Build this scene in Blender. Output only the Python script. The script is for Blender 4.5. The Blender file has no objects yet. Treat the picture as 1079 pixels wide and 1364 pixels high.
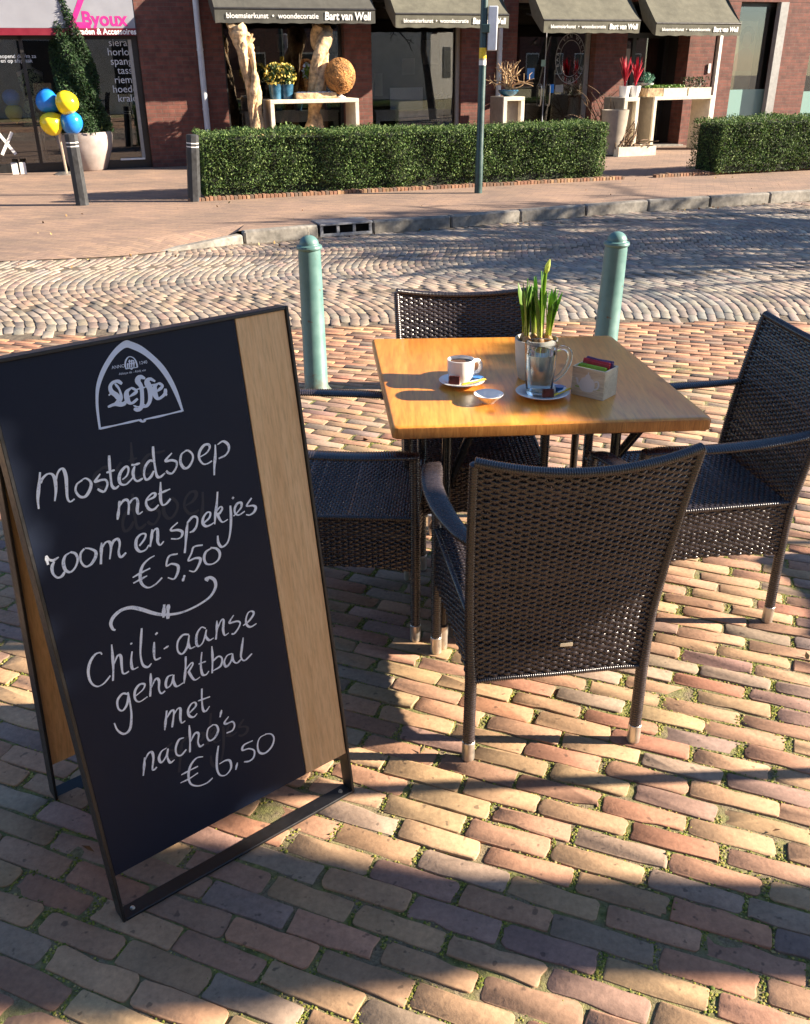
import bpy, math, random
import numpy as np
from mathutils import Vector, Matrix
sc = bpy.context.scene
R = math.radians
rng = np.random.default_rng(7)
random.seed(7)
# ------------------------------------------------------------------ camera
IW, IH = 1079., 1364.
CX, CY, HOR, VX, VY, H = 539.5, 682., 85., 562., 3150., 1.65
F = math.sqrt((VY-CY)*(CY-HOR)); PITCH = math.atan((CY-HOR)/F); ROLL = -math.atan2(VX-CX, VY-CY)
fw = np.array([0, math.cos(PITCH), -math.sin(PITCH)]); r0 = np.array([1., 0, 0]); u0 = np.cross(r0, fw)
RT = math.cos(ROLL)*r0+math.sin(ROLL)*u0; UP = math.cos(ROLL)*u0-math.sin(ROLL)*r0
CAM = np.array([0, 0, H])
cd = bpy.data.cameras.new('camera'); cam = bpy.data.objects.new('camera', cd); sc.collection.objects.link(cam)
cam.matrix_world = Matrix(((RT[0], UP[0], -fw[0], 0), (RT[1], UP[1], -fw[1], 0), (RT[2], UP[2], -fw[2], H), (0, 0, 0, 1)))
cd.sensor_fit = 'VERTICAL'; cd.sensor_height = 24.; cd.sensor_width = 24.*IW/IH; cd.lens = F/IH*24.
cd.clip_start = .05; cd.clip_end = 500
sc.camera = cam
# ------------------------------------------------------------------ light
ELEV, AZ = 23.0, -2.0            # sun from the right (+X), a touch from the camera side
SUNV = Vector((math.cos(R(ELEV))*math.cos(R(AZ)), math.cos(R(ELEV))*math.sin(R(AZ)), math.sin(R(ELEV))))
w = bpy.data.worlds.new('World'); sc.world = w; w.use_nodes = True
nt = w.node_tree; bg = nt.nodes['Background']; sky = nt.nodes.new('ShaderNodeTexSky')
sky.sky_type = 'NISHITA'; sky.sun_disc = False; sky.sun_elevation = R(ELEV); sky.sun_rotation = R(90-AZ); sky.ozone_density = 4.; sky.dust_density = .2
nt.links.new(sky.outputs[0], bg.inputs[0]); bg.inputs[1].default_value = .058
sl = bpy.data.lights.new('sun', 'SUN'); sl.energy = 5.0; sl.angle = R(.55); sl.color = (1, .85, .665)
so = bpy.data.objects.new('sun', sl); sc.collection.objects.link(so)
so.rotation_euler = SUNV.to_track_quat('Z', 'Y').to_euler()
sc.view_settings.view_transform = 'Standard'; sc.view_settings.look = 'None'
sc.view_settings.exposure = 2.0; sc.view_settings.gamma = 1
sc.render.engine = 'CYCLES'
sc.cycles.max_bounces = 10; sc.cycles.transmission_bounces = 10; sc.cycles.diffuse_bounces = 4; sc.cycles.glossy_bounces = 4; sc.cycles.transparent_max_bounces = 12; sc.cycles.caustics_reflective = False; sc.cycles.caustics_refractive = False
sc.cycles.use_denoising = True

# ------------------------------------------------------------------ rays onto real planes
def ray(u, v): return fw*F+RT*(u-CX)-UP*(v-CY)
def G(u, v, z=0.):
    d = ray(u, v); return CAM+d*((z-H)/d[2])
def YP(u, v, Y):
    d = ray(u, v); return CAM+d*(Y/d[1])
FS = .36; FT = np.array([1, FS, 0])/math.hypot(1, FS); FN = np.array([-FS, 1, 0])/math.hypot(1, FS); F0 = np.array([0, 19.2, 0])
FROT = math.atan(FS)
def FP(u, v, off=0.):           # ray to the shop front plane (or a plane off metres behind it) -> (along, up)
    d = ray(u, v); t = ((F0-CAM)@FN+off)/(d@FN); P = CAM+d*t
    return float((P-F0)@FT), float(P[2])
def SP(s, o, z): return F0+FT*s+FN*o+np.array([0, 0, z])

# ------------------------------------------------------------------ mesh builder
class MB:
    def __init__(s): s.v = []; s.f = []; s.n = 0; s.c = []
    def add(s, V, Fc, col=None):
        V = np.asarray(V, float).reshape(-1, 3); s.v.append(V)
        if isinstance(Fc, np.ndarray): Fc = Fc.tolist()
        o = s.n; s.f.extend([[i+o for i in f] for f in Fc]); s.n += len(V)
        if col is not None:
            col = np.asarray(col, float)
            s.c.append(np.tile(col, (len(V), 1)) if col.ndim == 1 else col)
        return s
    def box(s, c, size, M=None, col=None, bev=0.):
        hx, hy, hz = [k/2 for k in size]
        if bev <= 0:
            V = np.array([[x, y, z] for x in (-hx, hx) for y in (-hy, hy) for z in (-hz, hz)])
            Fc = [[0, 1, 3, 2], [4, 6, 7, 5], [0, 4, 5, 1], [2, 3, 7, 6], [0, 2, 6, 4], [1, 5, 7, 3]]
        else:
            b = min(bev, hx*.9, hy*.9, hz*.9); V = []; idx = {}
            for x in (-1, 1):
                for y in (-1, 1):
                    for z in (-1, 1):
                        for a in range(3):
                            p = [x*hx, y*hy, z*hz]
                            for k in range(3):
                                if k != a: p[k] -= (x, y, z)[k]*b
                            idx[(x, y, z, a)] = len(V); V.append(p)
            Fc = []
            def q(l): Fc.append([idx[k] for k in l])
            for g in (-1, 1):
                q([(g, -1, -1, 0), (g, 1, -1, 0), (g, 1, 1, 0), (g, -1, 1, 0)][::g])
                q([(-1, g, -1, 1), (-1, g, 1, 1), (1, g, 1, 1), (1, g, -1, 1)][::g])
                q([(-1, -1, g, 2), (1, -1, g, 2), (1, 1, g, 2), (-1, 1, g, 2)][::g])
            for a in (-1, 1):
                for c2 in (-1, 1):
                    q([(a, c2, -1, 0), (a, c2, 1, 0), (a, c2, 1, 1), (a, c2, -1, 1)])
                    q([(a, -1, c2, 0), (a, 1, c2, 0), (a, 1, c2, 2), (a, -1, c2, 2)])
                    q([(-1, a, c2, 1), (1, a, c2, 1), (1, a, c2, 2), (-1, a, c2, 2)])
            for x in (-1, 1):
                for y in (-1, 1):
                    for z in (-1, 1): q([(x, y, z, 0), (x, y, z, 1), (x, y, z, 2)])
            V = np.array(V)
        if M is not None: V = V@np.asarray(M, float).T
        return s.add(V+np.asarray(c, float), Fc, col)
    def tube(s, P, r, n=10, caps=True, sx=None, col=None, upv=None, closed=False):
        P = np.asarray(P, float); m = len(P); r = np.broadcast_to(np.asarray(r, float), (m,))
        sx = r if sx is None else np.broadcast_to(np.asarray(sx, float), (m,))
        if closed: T = np.roll(P, -1, 0)-np.roll(P, 1, 0)
        else: T = np.gradient(P, axis=0)
        T /= np.linalg.norm(T, axis=1)[:, None]+1e-12
        ref = np.array(upv if upv is not None else ([0, 0, 1.] if abs(T[0, 2]) < .9 else [1., 0, 0]), float)
        A = np.zeros((m, 3)); B = np.zeros((m, 3)); a = ref
        for i in range(m):
            if upv is not None: a = ref
            a = a-(a@T[i])*T[i]; a = a/(np.linalg.norm(a)+1e-9); A[i] = a; B[i] = np.cross(T[i], a)
        th = np.arange(n)*2*np.pi/n
        V = P[:, None]+A[:, None]*(np.cos(th)[None, :, None]*r[:, None, None])+B[:, None]*(np.sin(th)[None, :, None]*sx[:, None, None])
        i = np.arange(m if closed else m-1)[:, None]*n; j = np.arange(n)[None]; k = (j+1) % n; i2 = ((np.arange(len(i))+1) % m)[:, None]*n
        Fc = np.stack([i+j, i+k, i2+k, i2+j], -1).reshape(-1, 4).tolist()
        if caps and not closed: Fc += [list(range(n))[::-1], [(m-1)*n+q for q in range(n)]]
        return s.add(V.reshape(-1, 3), Fc, col)
    def lathe(s, prof, c=(0, 0, 0), n=24, col=None, caps=False):
        prof = np.asarray(prof, float); m = len(prof); th = np.arange(n)*2*np.pi/n
        V = np.stack([prof[:, :1]*np.cos(th), prof[:, :1]*np.sin(th), np.repeat(prof[:, 1:], n, 1)], -1)+np.asarray(c, float)
        i = np.arange(m-1)[:, None]*n; j = np.arange(n)[None]; k = (j+1) % n
        Fc = np.stack([i+j, i+k, i+n+k, i+n+j], -1).reshape(-1, 4).tolist()
        if caps: Fc += [list(range(n))[::-1], [(m-1)*n+q for q in range(n)]]
        return s.add(V.reshape(-1, 3), Fc, col)
    def prism(s, poly, ext, col=None):        # planar polygon (3d points) extruded by vector
        P = np.asarray(poly, float); n = len(P); V = np.vstack([P, P+np.asarray(ext, float)])
        Fc = [list(range(n)), [n+i for i in range(n)][::-1]]+[[i, n+i, n+(i+1) % n, (i+1) % n] for i in range(n)]
        return s.add(V, Fc, col)
    def ball(s, c, r, n=12, m=8, col=None):
        t = np.linspace(-math.pi/2, math.pi/2, m+1); rx = np.broadcast_to(np.asarray(r, float), (3,))
        o = MB().lathe(np.stack([np.cos(t)+1e-4, np.sin(t)], 1), n=n, caps=False)
        return s.add(o.v[0]*rx+np.asarray(c, float), o.f, col)
    def grid(s, S, nu, nv, col=None):
        u, v = np.meshgrid(np.linspace(0, 1, nu+1), np.linspace(0, 1, nv+1), indexing='ij'); P = S(u, v).reshape(-1, 3)
        i = np.arange(nu)[:, None]*(nv+1); j = np.arange(nv)[None]
        return s.add(P, np.stack([i+j, i+nv+1+j, i+nv+2+j, i+j+1], -1).reshape(-1, 4), col)
    def build(s, name, m, parent=None, at=None, smooth=True, sharp=35.):
        me = bpy.data.meshes.new(name); V = np.vstack(s.v) if s.v else np.zeros((0, 3))
        if at is not None: V = V-np.asarray(at, float)
        me.from_pydata(V.tolist(), [], s.f); me.update()
        if s.c and sum(map(len, s.c)) == len(V):
            ca = me.color_attributes.new('col', 'FLOAT_COLOR', 'POINT'); cc = np.vstack(s.c)
            if cc.shape[1] == 3: cc = np.hstack([cc, np.ones((len(cc), 1))])
            ca.data.foreach_set('color', cc.astype(np.float32).ravel())
        if smooth:
            me.polygons.foreach_set('use_smooth', [True]*len(me.polygons))
            if sharp and len(me.polygons) < 60000: me.set_sharp_from_angle(angle=R(sharp))
        if m is not None: me.materials.append(m)
        o = bpy.data.objects.new(name, me); sc.collection.objects.link(o)
        if parent is not None: o.parent = parent
        return o
def tag(o, label=None, cat=None, group=None, kind=None):
    for k, x in (('label', label), ('category', cat), ('group', group), ('kind', kind)):
        if x: o[k] = x
    return o
def thing(name, label, cat, loc=(0, 0, 0), rotz=0., group=None):
    o = bpy.data.objects.new(name, None); sc.collection.objects.link(o); o.empty_display_size = .1
    o.location = tuple(loc); o.rotation_euler = (0, 0, rotz); return tag(o, label, cat, group)
def dup(o, parent=None):
    c = o.copy(); sc.collection.objects.link(c)
    if parent is not None: c.parent = parent
    for ch in list(o.children): dup(ch, c)
    return c
def spline(P, n=8, closed=False):
    P = np.asarray(P, float); m = len(P); out = []
    for i in range(m if closed else m-1):
        if closed: a, b, c, d = P[(i-1) % m], P[i], P[(i+1) % m], P[(i+2) % m]
        else: b, c = P[i], P[i+1]; a = P[i-1] if i else 2*b-c; d = P[i+2] if i+2 < m else 2*c-b
        for t in np.arange(n)/n:
            out.append(.5*((2*b)+(c-a)*t+(2*a-5*b+4*c-d)*t*t+(3*b-a-3*c+d)*t**3))
    if not closed: out.append(P[-1])
    return np.array(out)
def noise2(x, y, seed=0, oct=3):             # cheap smooth value noise for layout
    o = np.zeros(np.broadcast(x, y).shape); a = 1.
    for k in range(oct):
        xi = np.floor(x).astype(int); yi = np.floor(y).astype(int); fx = x-xi; fy = y-yi; fx = fx*fx*(3-2*fx); fy = fy*fy*(3-2*fy)
        def h(i, j):
            q = np.sin(i*127.1+j*311.7+seed*17.3+k*5.1)*43758.5453; return q-np.floor(q)
        o += a*((h(xi, yi)*(1-fx)+h(xi+1, yi)*fx)*(1-fy)+(h(xi, yi+1)*(1-fx)+h(xi+1, yi+1)*fx)*fy-.5)
        a *= .5; x = x*2.03+3.1; y = y*2.03+1.7
    return o

# ------------------------------------------------------------------ materials
def lin(r, g, b): return tuple(((c/255.)/12.92 if c/255. <= .04045 else ((c/255.+.055)/1.055)**2.4) for c in (r, g, b))
class NT:
    def __init__(s, name):
        s.m = bpy.data.materials.new(name); s.m.use_nodes = True; s.t = s.m.node_tree; s.p = s.t.nodes['Principled BSDF']; s.out = s.t.nodes['Material Output']
    def n(s, typ, **kw):
        x = s.t.nodes.new('ShaderNode'+typ)
        for k, v in kw.items():
            if k.startswith('i_'):
                kk = k[2:]; kk = int(kk) if kk.isdigit() else kk.replace('_', ' ')
                s.set(x.inputs[kk], v)
            else: setattr(x, k, v)
        return x
    def set(s, inp, v):
        if hasattr(v, 'links') or hasattr(v, 'is_output'): s.t.links.new(v, inp)
        elif isinstance(v, (tuple, list)) and len(v) == 3 and inp.type == 'RGBA': inp.default_value = (*v, 1)
        else: inp.default_value = v
    def P(s, **kw):
        for k, v in kw.items(): s.set(s.p.inputs[k.replace('_', ' ')], v)
        return s
    def noise(s, scale, detail=4, rough=.55, vec=None, dist=0.):
        x = s.n('TexNoise'); x.inputs['Scale'].default_value = scale; x.inputs['Detail'].default_value = detail; x.inputs['Roughness'].default_value = rough; x.inputs['Distortion'].default_value = dist
        s.t.links.new(vec if vec is not None else s.obj(), x.inputs['Vector']); return x.outputs[0]
    def obj(s):
        if not hasattr(s, '_o'): s._o = s.n('TexCoord').outputs['Object']
        return s._o
    def scaled(s, sx, sy, sz):
        x = s.n('Mapping'); s.t.links.new(s.obj(), x.inputs[0]); x.inputs['Scale'].default_value = (sx, sy, sz); return x.outputs[0]
    def ramp(s, f, stops):
        x = s.n('ValToRGB'); s.t.links.new(f, x.inputs[0]); e = x.color_ramp.elements
        while len(e) < len(stops): e.new(.5)
        for q, (p, c) in zip(e, stops): q.position = p; q.color = (*c, 1) if len(c) == 3 else c
        return x.outputs[0]
    def mix(s, f, a, b, mode='MIX'):
        x = s.n('Mix', data_type='RGBA', blend_type=mode); s.set(x.inputs[0], f); s.set(x.inputs[6], a); s.set(x.inputs[7], b); return x.outputs[2]
    def math(s, op, a, b=0.):
        x = s.n('Math', operation=op); s.set(x.inputs[0], a); s.set(x.inputs[1], b); return x.outputs[0]
    def bump(s, h, strength=.3, dist=.01):
        x = s.n('Bump'); x.inputs['Strength'].default_value = strength; x.inputs['Distance'].default_value = dist; s.t.links.new(h, x.inputs['Height']); s.t.links.new(x.outputs[0], s.p.inputs['Normal']); return s
def simple(name, c, rough=.6, var=.12, scale=25., metal=0., bump=0., spec=None, dist=.002):
    t = NT(name); n = t.noise(scale); n2 = t.noise(scale*.13, 3)
    k = t.math('MULTIPLY', n, n2)
    a = tuple(x*(1-var*1.6) for x in c); b = tuple(min(1, x*(1+var*1.6)) for x in c)
    t.P(Base_Color=t.ramp(k, [(.12, a), (.4, b)]), Roughness=t.ramp(n, [(.3, (max(0, rough-.08),)*3), (.7, (min(1, rough+.08),)*3)]), Metallic=metal)
    if spec is not None: t.p.inputs['Specular IOR Level'].default_value = spec
    if bump: t.bump(n, bump, dist)
    return t.m
def vcol(name, rough=.8, var=.25, scale=60., bump=.25, bd=.002, speck=0., trans=0.):
    t = NT(name); a = t.n('VertexColor', layer_name='col').outputs[0]
    n = t.noise(scale, 6, .65); n2 = t.noise(scale*.1, 3)
    c = t.mix(1., a, t.ramp(n, [(.25, (1-var,)*3), (.75, (1+var*.6,)*3)]), 'MULTIPLY')
    c = t.mix(1., c, t.ramp(n2, [(.3, (1-var*.6,)*3), (.7, (1+var*.4,)*3)]), 'MULTIPLY')
    if speck:
        sp = t.noise(scale*.55, 2, .5); c = t.mix(t.ramp(sp, [(.66, (0,)*3), (.72, (speck,)*3)]), c, (.02, .016, .015))
    t.P(Base_Color=c, Roughness=rough)
    if trans:
        t.p.inputs['Subsurface Weight'].default_value = 0
        tr = t.n('BsdfTranslucent'); t.t.links.new(c, tr.inputs[0]); mx = t.n('MixShader'); mx.inputs[0].default_value = trans
        t.t.links.new(t.p.outputs[0], mx.inputs[1]); t.t.links.new(tr.outputs[0], mx.inputs[2]); t.t.links.new(mx.outputs[0], t.out.inputs[0])
    if bump: t.bump(n, bump, bd)
    return t.m
def glassy(name, tint=(.96, .98, .98), ior=1.45, rough=0.0, haze=0., hazec=(.8, .9, .9)):
    t = NT(name); t.t.nodes.remove(t.p)
    lw = t.n('LayerWeight'); lw.inputs[0].default_value = .5; fr = t.n('Math', operation='MULTIPLY_ADD'); t.t.links.new(t.math('POWER', lw.outputs['Facing'], 3.4), fr.inputs[0]); fr.inputs[1].default_value = .6; fr.inputs[2].default_value = (ior-1)**2/(ior+1)**2*(1.8 if ior == 1.45 else 1)
    gl = t.n('BsdfGlossy'); gl.inputs['Roughness'].default_value = rough; gl.inputs[0].default_value = (1, 1, 1, 1)
    tr = t.n('BsdfTransparent'); tr.inputs[0].default_value = (*tint, 1); base = tr.outputs[0]
    if haze:
        df = t.n('BsdfDiffuse'); df.inputs[0].default_value = (*hazec, 1); m0 = t.n('MixShader'); m0.inputs[0].default_value = haze
        t.t.links.new(base, m0.inputs[1]); t.t.links.new(df.outputs[0], m0.inputs[2]); base = m0.outputs[0]
    mx = t.n('MixShader'); t.t.links.new(fr.outputs[0], mx.inputs[0]); t.t.links.new(base, mx.inputs[1]); t.t.links.new(gl.outputs[0], mx.inputs[2])
    t.t.links.new(mx.outputs[0], t.out.inputs[0]); return t.m

def wood(name, c1, c2, axis='x', scale=1., rough=.35, knots=True, coat=0.):
    t = NT(name); sc3 = {'x': (1.2, 14, 14), 'y': (14, 1.2, 14), 'z': (14, 14, 1.2)}[axis]
    v = t.scaled(*[k*scale for k in sc3]); n = t.noise(1.6, 6, .6, v, 1.2); fine = t.noise(9, 4, .6, v)
    c = t.ramp(n, [(.3, c1), (.5, tuple((a+b)/2 for a, b in zip(c1, c2))), (.68, c2)])
    c = t.mix(t.ramp(fine, [(.45, (0,)*3), (.75, (.55,)*3)]), c, tuple(x*.55 for x in c1))
    if knots:
        vk = t.scaled(*[{'x': (1, 2, 2), 'y': (2, 1, 2), 'z': (2, 2, 1)}[axis][i]*4.6*scale for i in range(3)])
        vo = t.n('TexVoronoi'); t.t.links.new(vk, vo.inputs['Vector']); vo.inputs['Scale'].default_value = 1.
        c = t.mix(t.ramp(vo.outputs['Distance'], [(.05, (.75,)*3), (.13, (0,)*3)]), c, tuple(x*.35 for x in c1))
    t.P(Base_Color=c, Roughness=rough); t.p.inputs['Coat Weight'].default_value = coat; t.p.inputs['Coat Roughness'].default_value = .15
    t.bump(fine, .08, .001); return t.m

M = {}
M['paver'] = vcol('fired clay paver', .82, .3, 70, .45, .0025, speck=.55)
M['sett'] = vcol('worn street sett', .8, .35, 26, .5, .006)
M['rattan'] = simple('brown plastic rattan', (.031, .025, .028), .27, .25, 120, spec=.8)
M['alu'] = simple('brushed cap metal', (.62, .58, .52), .35, .1, 60, metal=.85)
M['black'] = simple('black powder coat', (.012, .012, .014), .42, .2, 90)
M['blackgloss'] = simple('black table steel', (.012, .012, .013), .22, .2, 50)
M['oak'] = wood('light oak veneer', lin(212, 170, 120), lin(230, 194, 146), 'z', 2.2, .5, False)
M['tabletop'] = wood('orange varnished table wood', lin(214, 128, 46), lin(240, 168, 74), 'y', .8, .3, True, .2)
M['edge'] = wood('table edge wood', lin(168, 104, 48), lin(212, 148, 78), 'z', 3.0, .38, False, .15)
M['china'] = simple('white glazed china', (.82, .81, .79), .15, .03, 10)
M['cup_inside'] = simple('coffee', (.12, .055, .02), .2, .2, 40)
M['choc'] = simple('brown foil wrapper', (.10, .018, .012), .3, .3, 60)
M['yellow'] = simple('yellow paper stick', (.80, .55, .03), .4, .15, 60)
M['bluecup'] = simple('blue cream tub', (.05, .20, .55), .35, .15, 60)
M['pot'] = simple('grey stoneware pot', (.44, .44, .40), .55, .08, 30)
M['soil'] = simple('potting soil', (.035, .022, .014), .95, .5, 140, bump=.8, dist=.006)
M['bulb'] = simple('papery brown bulb', (.42, .22, .08), .6, .4, 60)
M['leaf_daff'] = vcol('daffodil leaf', .4, .2, 60, 0, trans=.5)
M['plywood'] = wood('pale plywood', lin(214, 198, 166), lin(234, 222, 196), 'x', 3, .6, False)
M['teared'] = simple('red tea sachet', (.50, .02, .03), .35, .2, 60)
M['teagreen'] = simple('green tea sachet', (.28, .50, .03), .35, .2, 60)
M['teapurple'] = simple('purple tea sachet', (.12, .06, .18), .35, .2, 60)
t = NT('clear drinking glass'); t.P(Base_Color=(.97, .99, .99), Roughness=0.02, IOR=1.45, Transmission_Weight=1.); M['glass'] = t.m
t = NT('sea green bollard paint'); n1 = t.noise(14, 4); sz = t.n('SeparateXYZ'); t.t.links.new(t.obj(), sz.inputs[0]); n2 = t.noise(38, 3, .6); c = t.ramp(n1, [(.3, (.075, .165, .158)), (.7, (.105, .21, .20))])
c = t.mix(t.ramp(t.math('ADD', t.math('MULTIPLY', sz.outputs[2], -5.), t.math('MULTIPLY', n2, 1.1)), [(.0, (0,)*3), (.6, (.8,)*3)]), c, (.10, .08, .05)); c = t.mix(t.ramp(n2, [(.69, (0,)*3), (.71, (.85,)*3)]), c, (.12, .075, .045))
t.P(Base_Color=c, Roughness=t.ramp(n1, [(.3, (.34,)*3), (.7, (.52,)*3)])); t.bump(n2, .08, .002); M['bollard'] = t.m
t = NT('hot water'); t.P(Base_Color=(.74, .84, .87), Roughness=0.0, IOR=1.33, Transmission_Weight=1.); M['water'] = t.m
M['post'] = simple('black recycled plastic post', (.022, .024, .028), .6, .4, 20, bump=.2)
M['white'] = simple('white paint', (.74, .73, .70), .5, .06, 20)
M['hedge'] = vcol('clipped hedge leaf', .72, .2, 30, 0, trans=.2)
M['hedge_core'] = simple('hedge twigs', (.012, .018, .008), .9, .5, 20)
M['kerb'] = simple('concrete kerbstone', (.22, .205, .18), .85, .3, 18, bump=.4)
M['steel'] = simple('galvanised iron', (.33, .34, .36), .45, .2, 30, metal=.6)
M['dark'] = simple('dark void', (.004, .004, .004), .9, .1, 10)
M['cream'] = simple('cream painted board', (.66, .60, .48), .55, .12, 12)
M['greige'] = simple('grey brown panel', (.26, .225, .18), .7, .15, 12)
M['wglass'] = glassy('shop window glass', (.70, .73, .75), 1.95)
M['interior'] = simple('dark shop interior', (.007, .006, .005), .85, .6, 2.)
M['frame'] = simple('dark window frame', (.018, .018, .018), .4, .2, 20)
M['alu_frame'] = simple('grey aluminium frame', (.30, .30, .29), .4, .1, 20)
M['pipe'] = simple('pale grey drainpipe', (.52, .56, .62), .5, .1, 8)
M['awning_dark'] = simple('anthracite awning canvas', (.06, .06, .052), .9, .15, 60, bump=.1)
M['awning'] = simple('olive grey awning canvas', (.105, .102, .076), .9, .15, 60, bump=.1)
M['text_white'] = simple('white lettering', (.80, .80, .78), .6, .03, 10)
M['magenta'] = simple('magenta lettering', (.55, .02, .22), .5, .1, 10)
M['red'] = simple('crimson fascia', (.17, .007, .022), .5, .1, 6)
M['fascia'] = simple('pale lilac fascia', (.26, .27, .31), .5, .05, 4)
M['teal'] = glassy('teal frosted film', (.30, .46, .44), 1.45, .2, .72, (.28, .46, .43))
M['drift'] = simple('bleached driftwood', (.52, .36, .20), .8, .45, 14, bump=.7, dist=.02)
M['wicker_ball'] = simple('woven vine ball', (.42, .20, .06), .75, .5, 40, bump=1., dist=.02)
M['bluepot'] = simple('petrol blue glaze', (.03, .10, .17), .25, .3, 12)
M['plant'] = vcol('shop plant leaf', .5, .2, 30, 0, trans=.2)
M['twig'] = simple('bare twig bark', (.15, .095, .055), .85, .4, 20)
M['bark'] = simple('tree bark', (.10, .085, .065), .9, .5, 9, bump=.8, dist=.02)
M['planter'] = simple('taupe planter', (.34, .29, .27), .6, .12, 8)
M['balloon_b'] = simple('blue balloon latex', (.015, .21, .70), .2, .08, 5)
M['balloon_y'] = simple('yellow balloon latex', (.95, .72, .02), .2, .06, 5)
M['brass'] = simple('pale metal pole', (.55, .44, .34), .35, .1, 30, metal=.5)
M['polegreen'] = simple('dark green lamp post paint', (.025, .06, .06), .4, .2, 12)
M['skin_tone'] = simple('mannequin ivory', (.62, .52, .38), .45, .1, 10)
M['house'] = simple('pale render', (.66, .62, .55), .9, .08, 3)
t = NT('printed dress'); wv = t.noise(14, 2, .5, None, 2.5)
t.P(Base_Color=t.ramp(wv, [(.47, (.01, .01, .012)), (.5, (.45, .48, .22))]), Roughness=.8); M['dress'] = t.m
t = NT('orange roof tile'); wv = t.n('TexWave', bands_direction='X'); wv.inputs['Scale'].default_value = 2.; t.t.links.new(t.obj(), wv.inputs[0])
t.P(Base_Color=t.ramp(wv.outputs[1], [(.1, (.10, .045, .03)), (.6, (.28, .12, .07))]), Roughness=.8); M['rooftile'] = t.m

# chalkboard face: near black with wiped chalk haze
t = NT('chalkboard black'); n1 = t.noise(5, 5, .6, None, 1.); n2 = t.noise(90, 3, .6); n3 = t.noise(2.2, 2, .5)
t.P(Base_Color=t.mix(t.math('MULTIPLY', t.ramp(n1, [(.5, (0,)*3), (.8, (.5,)*3)]), n3), (.0026, .0078, .0245), (.018, .028, .046)), Specular_IOR_Level=.24,
    Roughness=t.ramp(n1, [(.3, (.48,)*3), (.7, (.62,)*3)])); t.bump(n2, .04, .0005); M['board'] = t.m
t = NT('shade-tinted chalk'); n1 = t.noise(260, 3, .7); n2 = t.noise(40, 2, .6)  # white chalk; the blue cast of the shade is put into its colour
t.P(Base_Color=t.ramp(t.math('ADD', t.math('MULTIPLY', n1, .6), t.math('MULTIPLY', n2, .4)), [(.34, (.42, .47, .56)), (.48, (.82, .86, .92))]), Roughness=.9); M['chalk'] = t.m
t = NT('printed emblem ink'); t.P(Base_Color=(.58, .68, .86), Roughness=.5); M['ink'] = t.m
t = NT('faint wiped chalk'); t.P(Base_Color=(.0046, .0102, .0265), Roughness=.6); M['ghost'] = t.m

# brick wall
t = NT('red brown brickwork'); sx = t.n('SeparateXYZ'); t.t.links.new(t.obj(), sx.inputs[0])
cm = t.n('CombineXYZ'); t.t.links.new(t.math('ADD', sx.outputs[0], sx.outputs[1]), cm.inputs[0]); t.t.links.new(sx.outputs[2], cm.inputs[1])
bk = t.n('TexBrick'); t.t.links.new(cm.outputs[0], bk.inputs['Vector']); bk.inputs['Scale'].default_value = 1.
for k, v in (('Brick Width', .22), ('Row Height', .064), ('Mortar Size', .006), ('Mortar Smooth', .2), ('Bias', -.1)): bk.inputs[k].default_value = v
bk.inputs['Color1'].default_value = (.150, .052, .038, 1); bk.inputs['Color2'].default_value = (.095, .036, .029, 1); bk.inputs['Mortar'].default_value = (.10, .065, .052, 1)
n = t.noise(7, 4); c = t.mix(1., bk.outputs[0], t.ramp(n, [(.3, (.7,)*3), (.7, (1.35,)*3)]), 'MULTIPLY')
t.P(Base_Color=c, Roughness=.85); t.bump(t.math('ADD', t.math('MULTIPLY', bk.outputs[1], -1.), t.math('MULTIPLY', n, .3)), .5, .01); M['brick'] = t.m

# far pavement: small red brown clinkers
t = NT('pavement clinkers'); mp = t.n('Mapping'); t.t.links.new(t.obj(), mp.inputs[0]); mp.inputs['Rotation'].default_value = (0, 0, R(16))
bk = t.n('TexBrick'); t.t.links.new(mp.outputs[0], bk.inputs['Vector']); bk.inputs['Scale'].default_value = 1.
for k, v in (('Brick Width', .205), ('Row Height', .06), ('Mortar Size', .004), ('Mortar Smooth', .3), ('Bias', 0.)): bk.inputs[k].default_value = v
bk.inputs['Color1'].default_value = (.30, .212, .158, 1); bk.inputs['Color2'].default_value = (.215, .155, .13, 1); bk.inputs['Mortar'].default_value = (.16, .12, .085, 1)
n = t.noise(1.1, 5, .6); n2 = t.noise(12, 4)
c = t.mix(1., bk.outputs[0], t.ramp(n, [(.3, (.72, .72, .72)), (.7, (1.25, 1.15, 1.05))]), 'MULTIPLY')
t.P(Base_Color=c, Roughness=.85); t.bump(t.math('ADD', t.math('MULTIPLY', bk.outputs[1], -1.), n2), .5, .006); M['clinker'] = t.m

# sandy, mossy bed under the pavers
t = NT('sand and moss joint'); n = t.noise(9, 4, .6); n2 = t.noise(160, 5, .7); n3 = t.noise(45, 3)
c = t.mix(t.ramp(n, [(.42, (0,)*3), (.6, (1,)*3)]), t.ramp(n2, [(.35, (.13, .10, .06)), (.65, (.30, .24, .15))]), t.ramp(n3, [(.35, (.10, .115, .03)), (.65, (.27, .265, .09))]))
t.P(Base_Color=c, Roughness=.95); t.bump(n2, .9, .006); M['joint'] = t.m
M['moss'] = vcol('joint moss', .95, .3, 300, .6, .002)
t = NT('road bed'); n = t.noise(30, 5, .65); t.P(Base_Color=t.ramp(n, [(.3, (.07, .055, .04)), (.7, (.17, .135, .095))]), Roughness=.95); t.bump(n, .8, .01); M['roadbed'] = t.m

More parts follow.
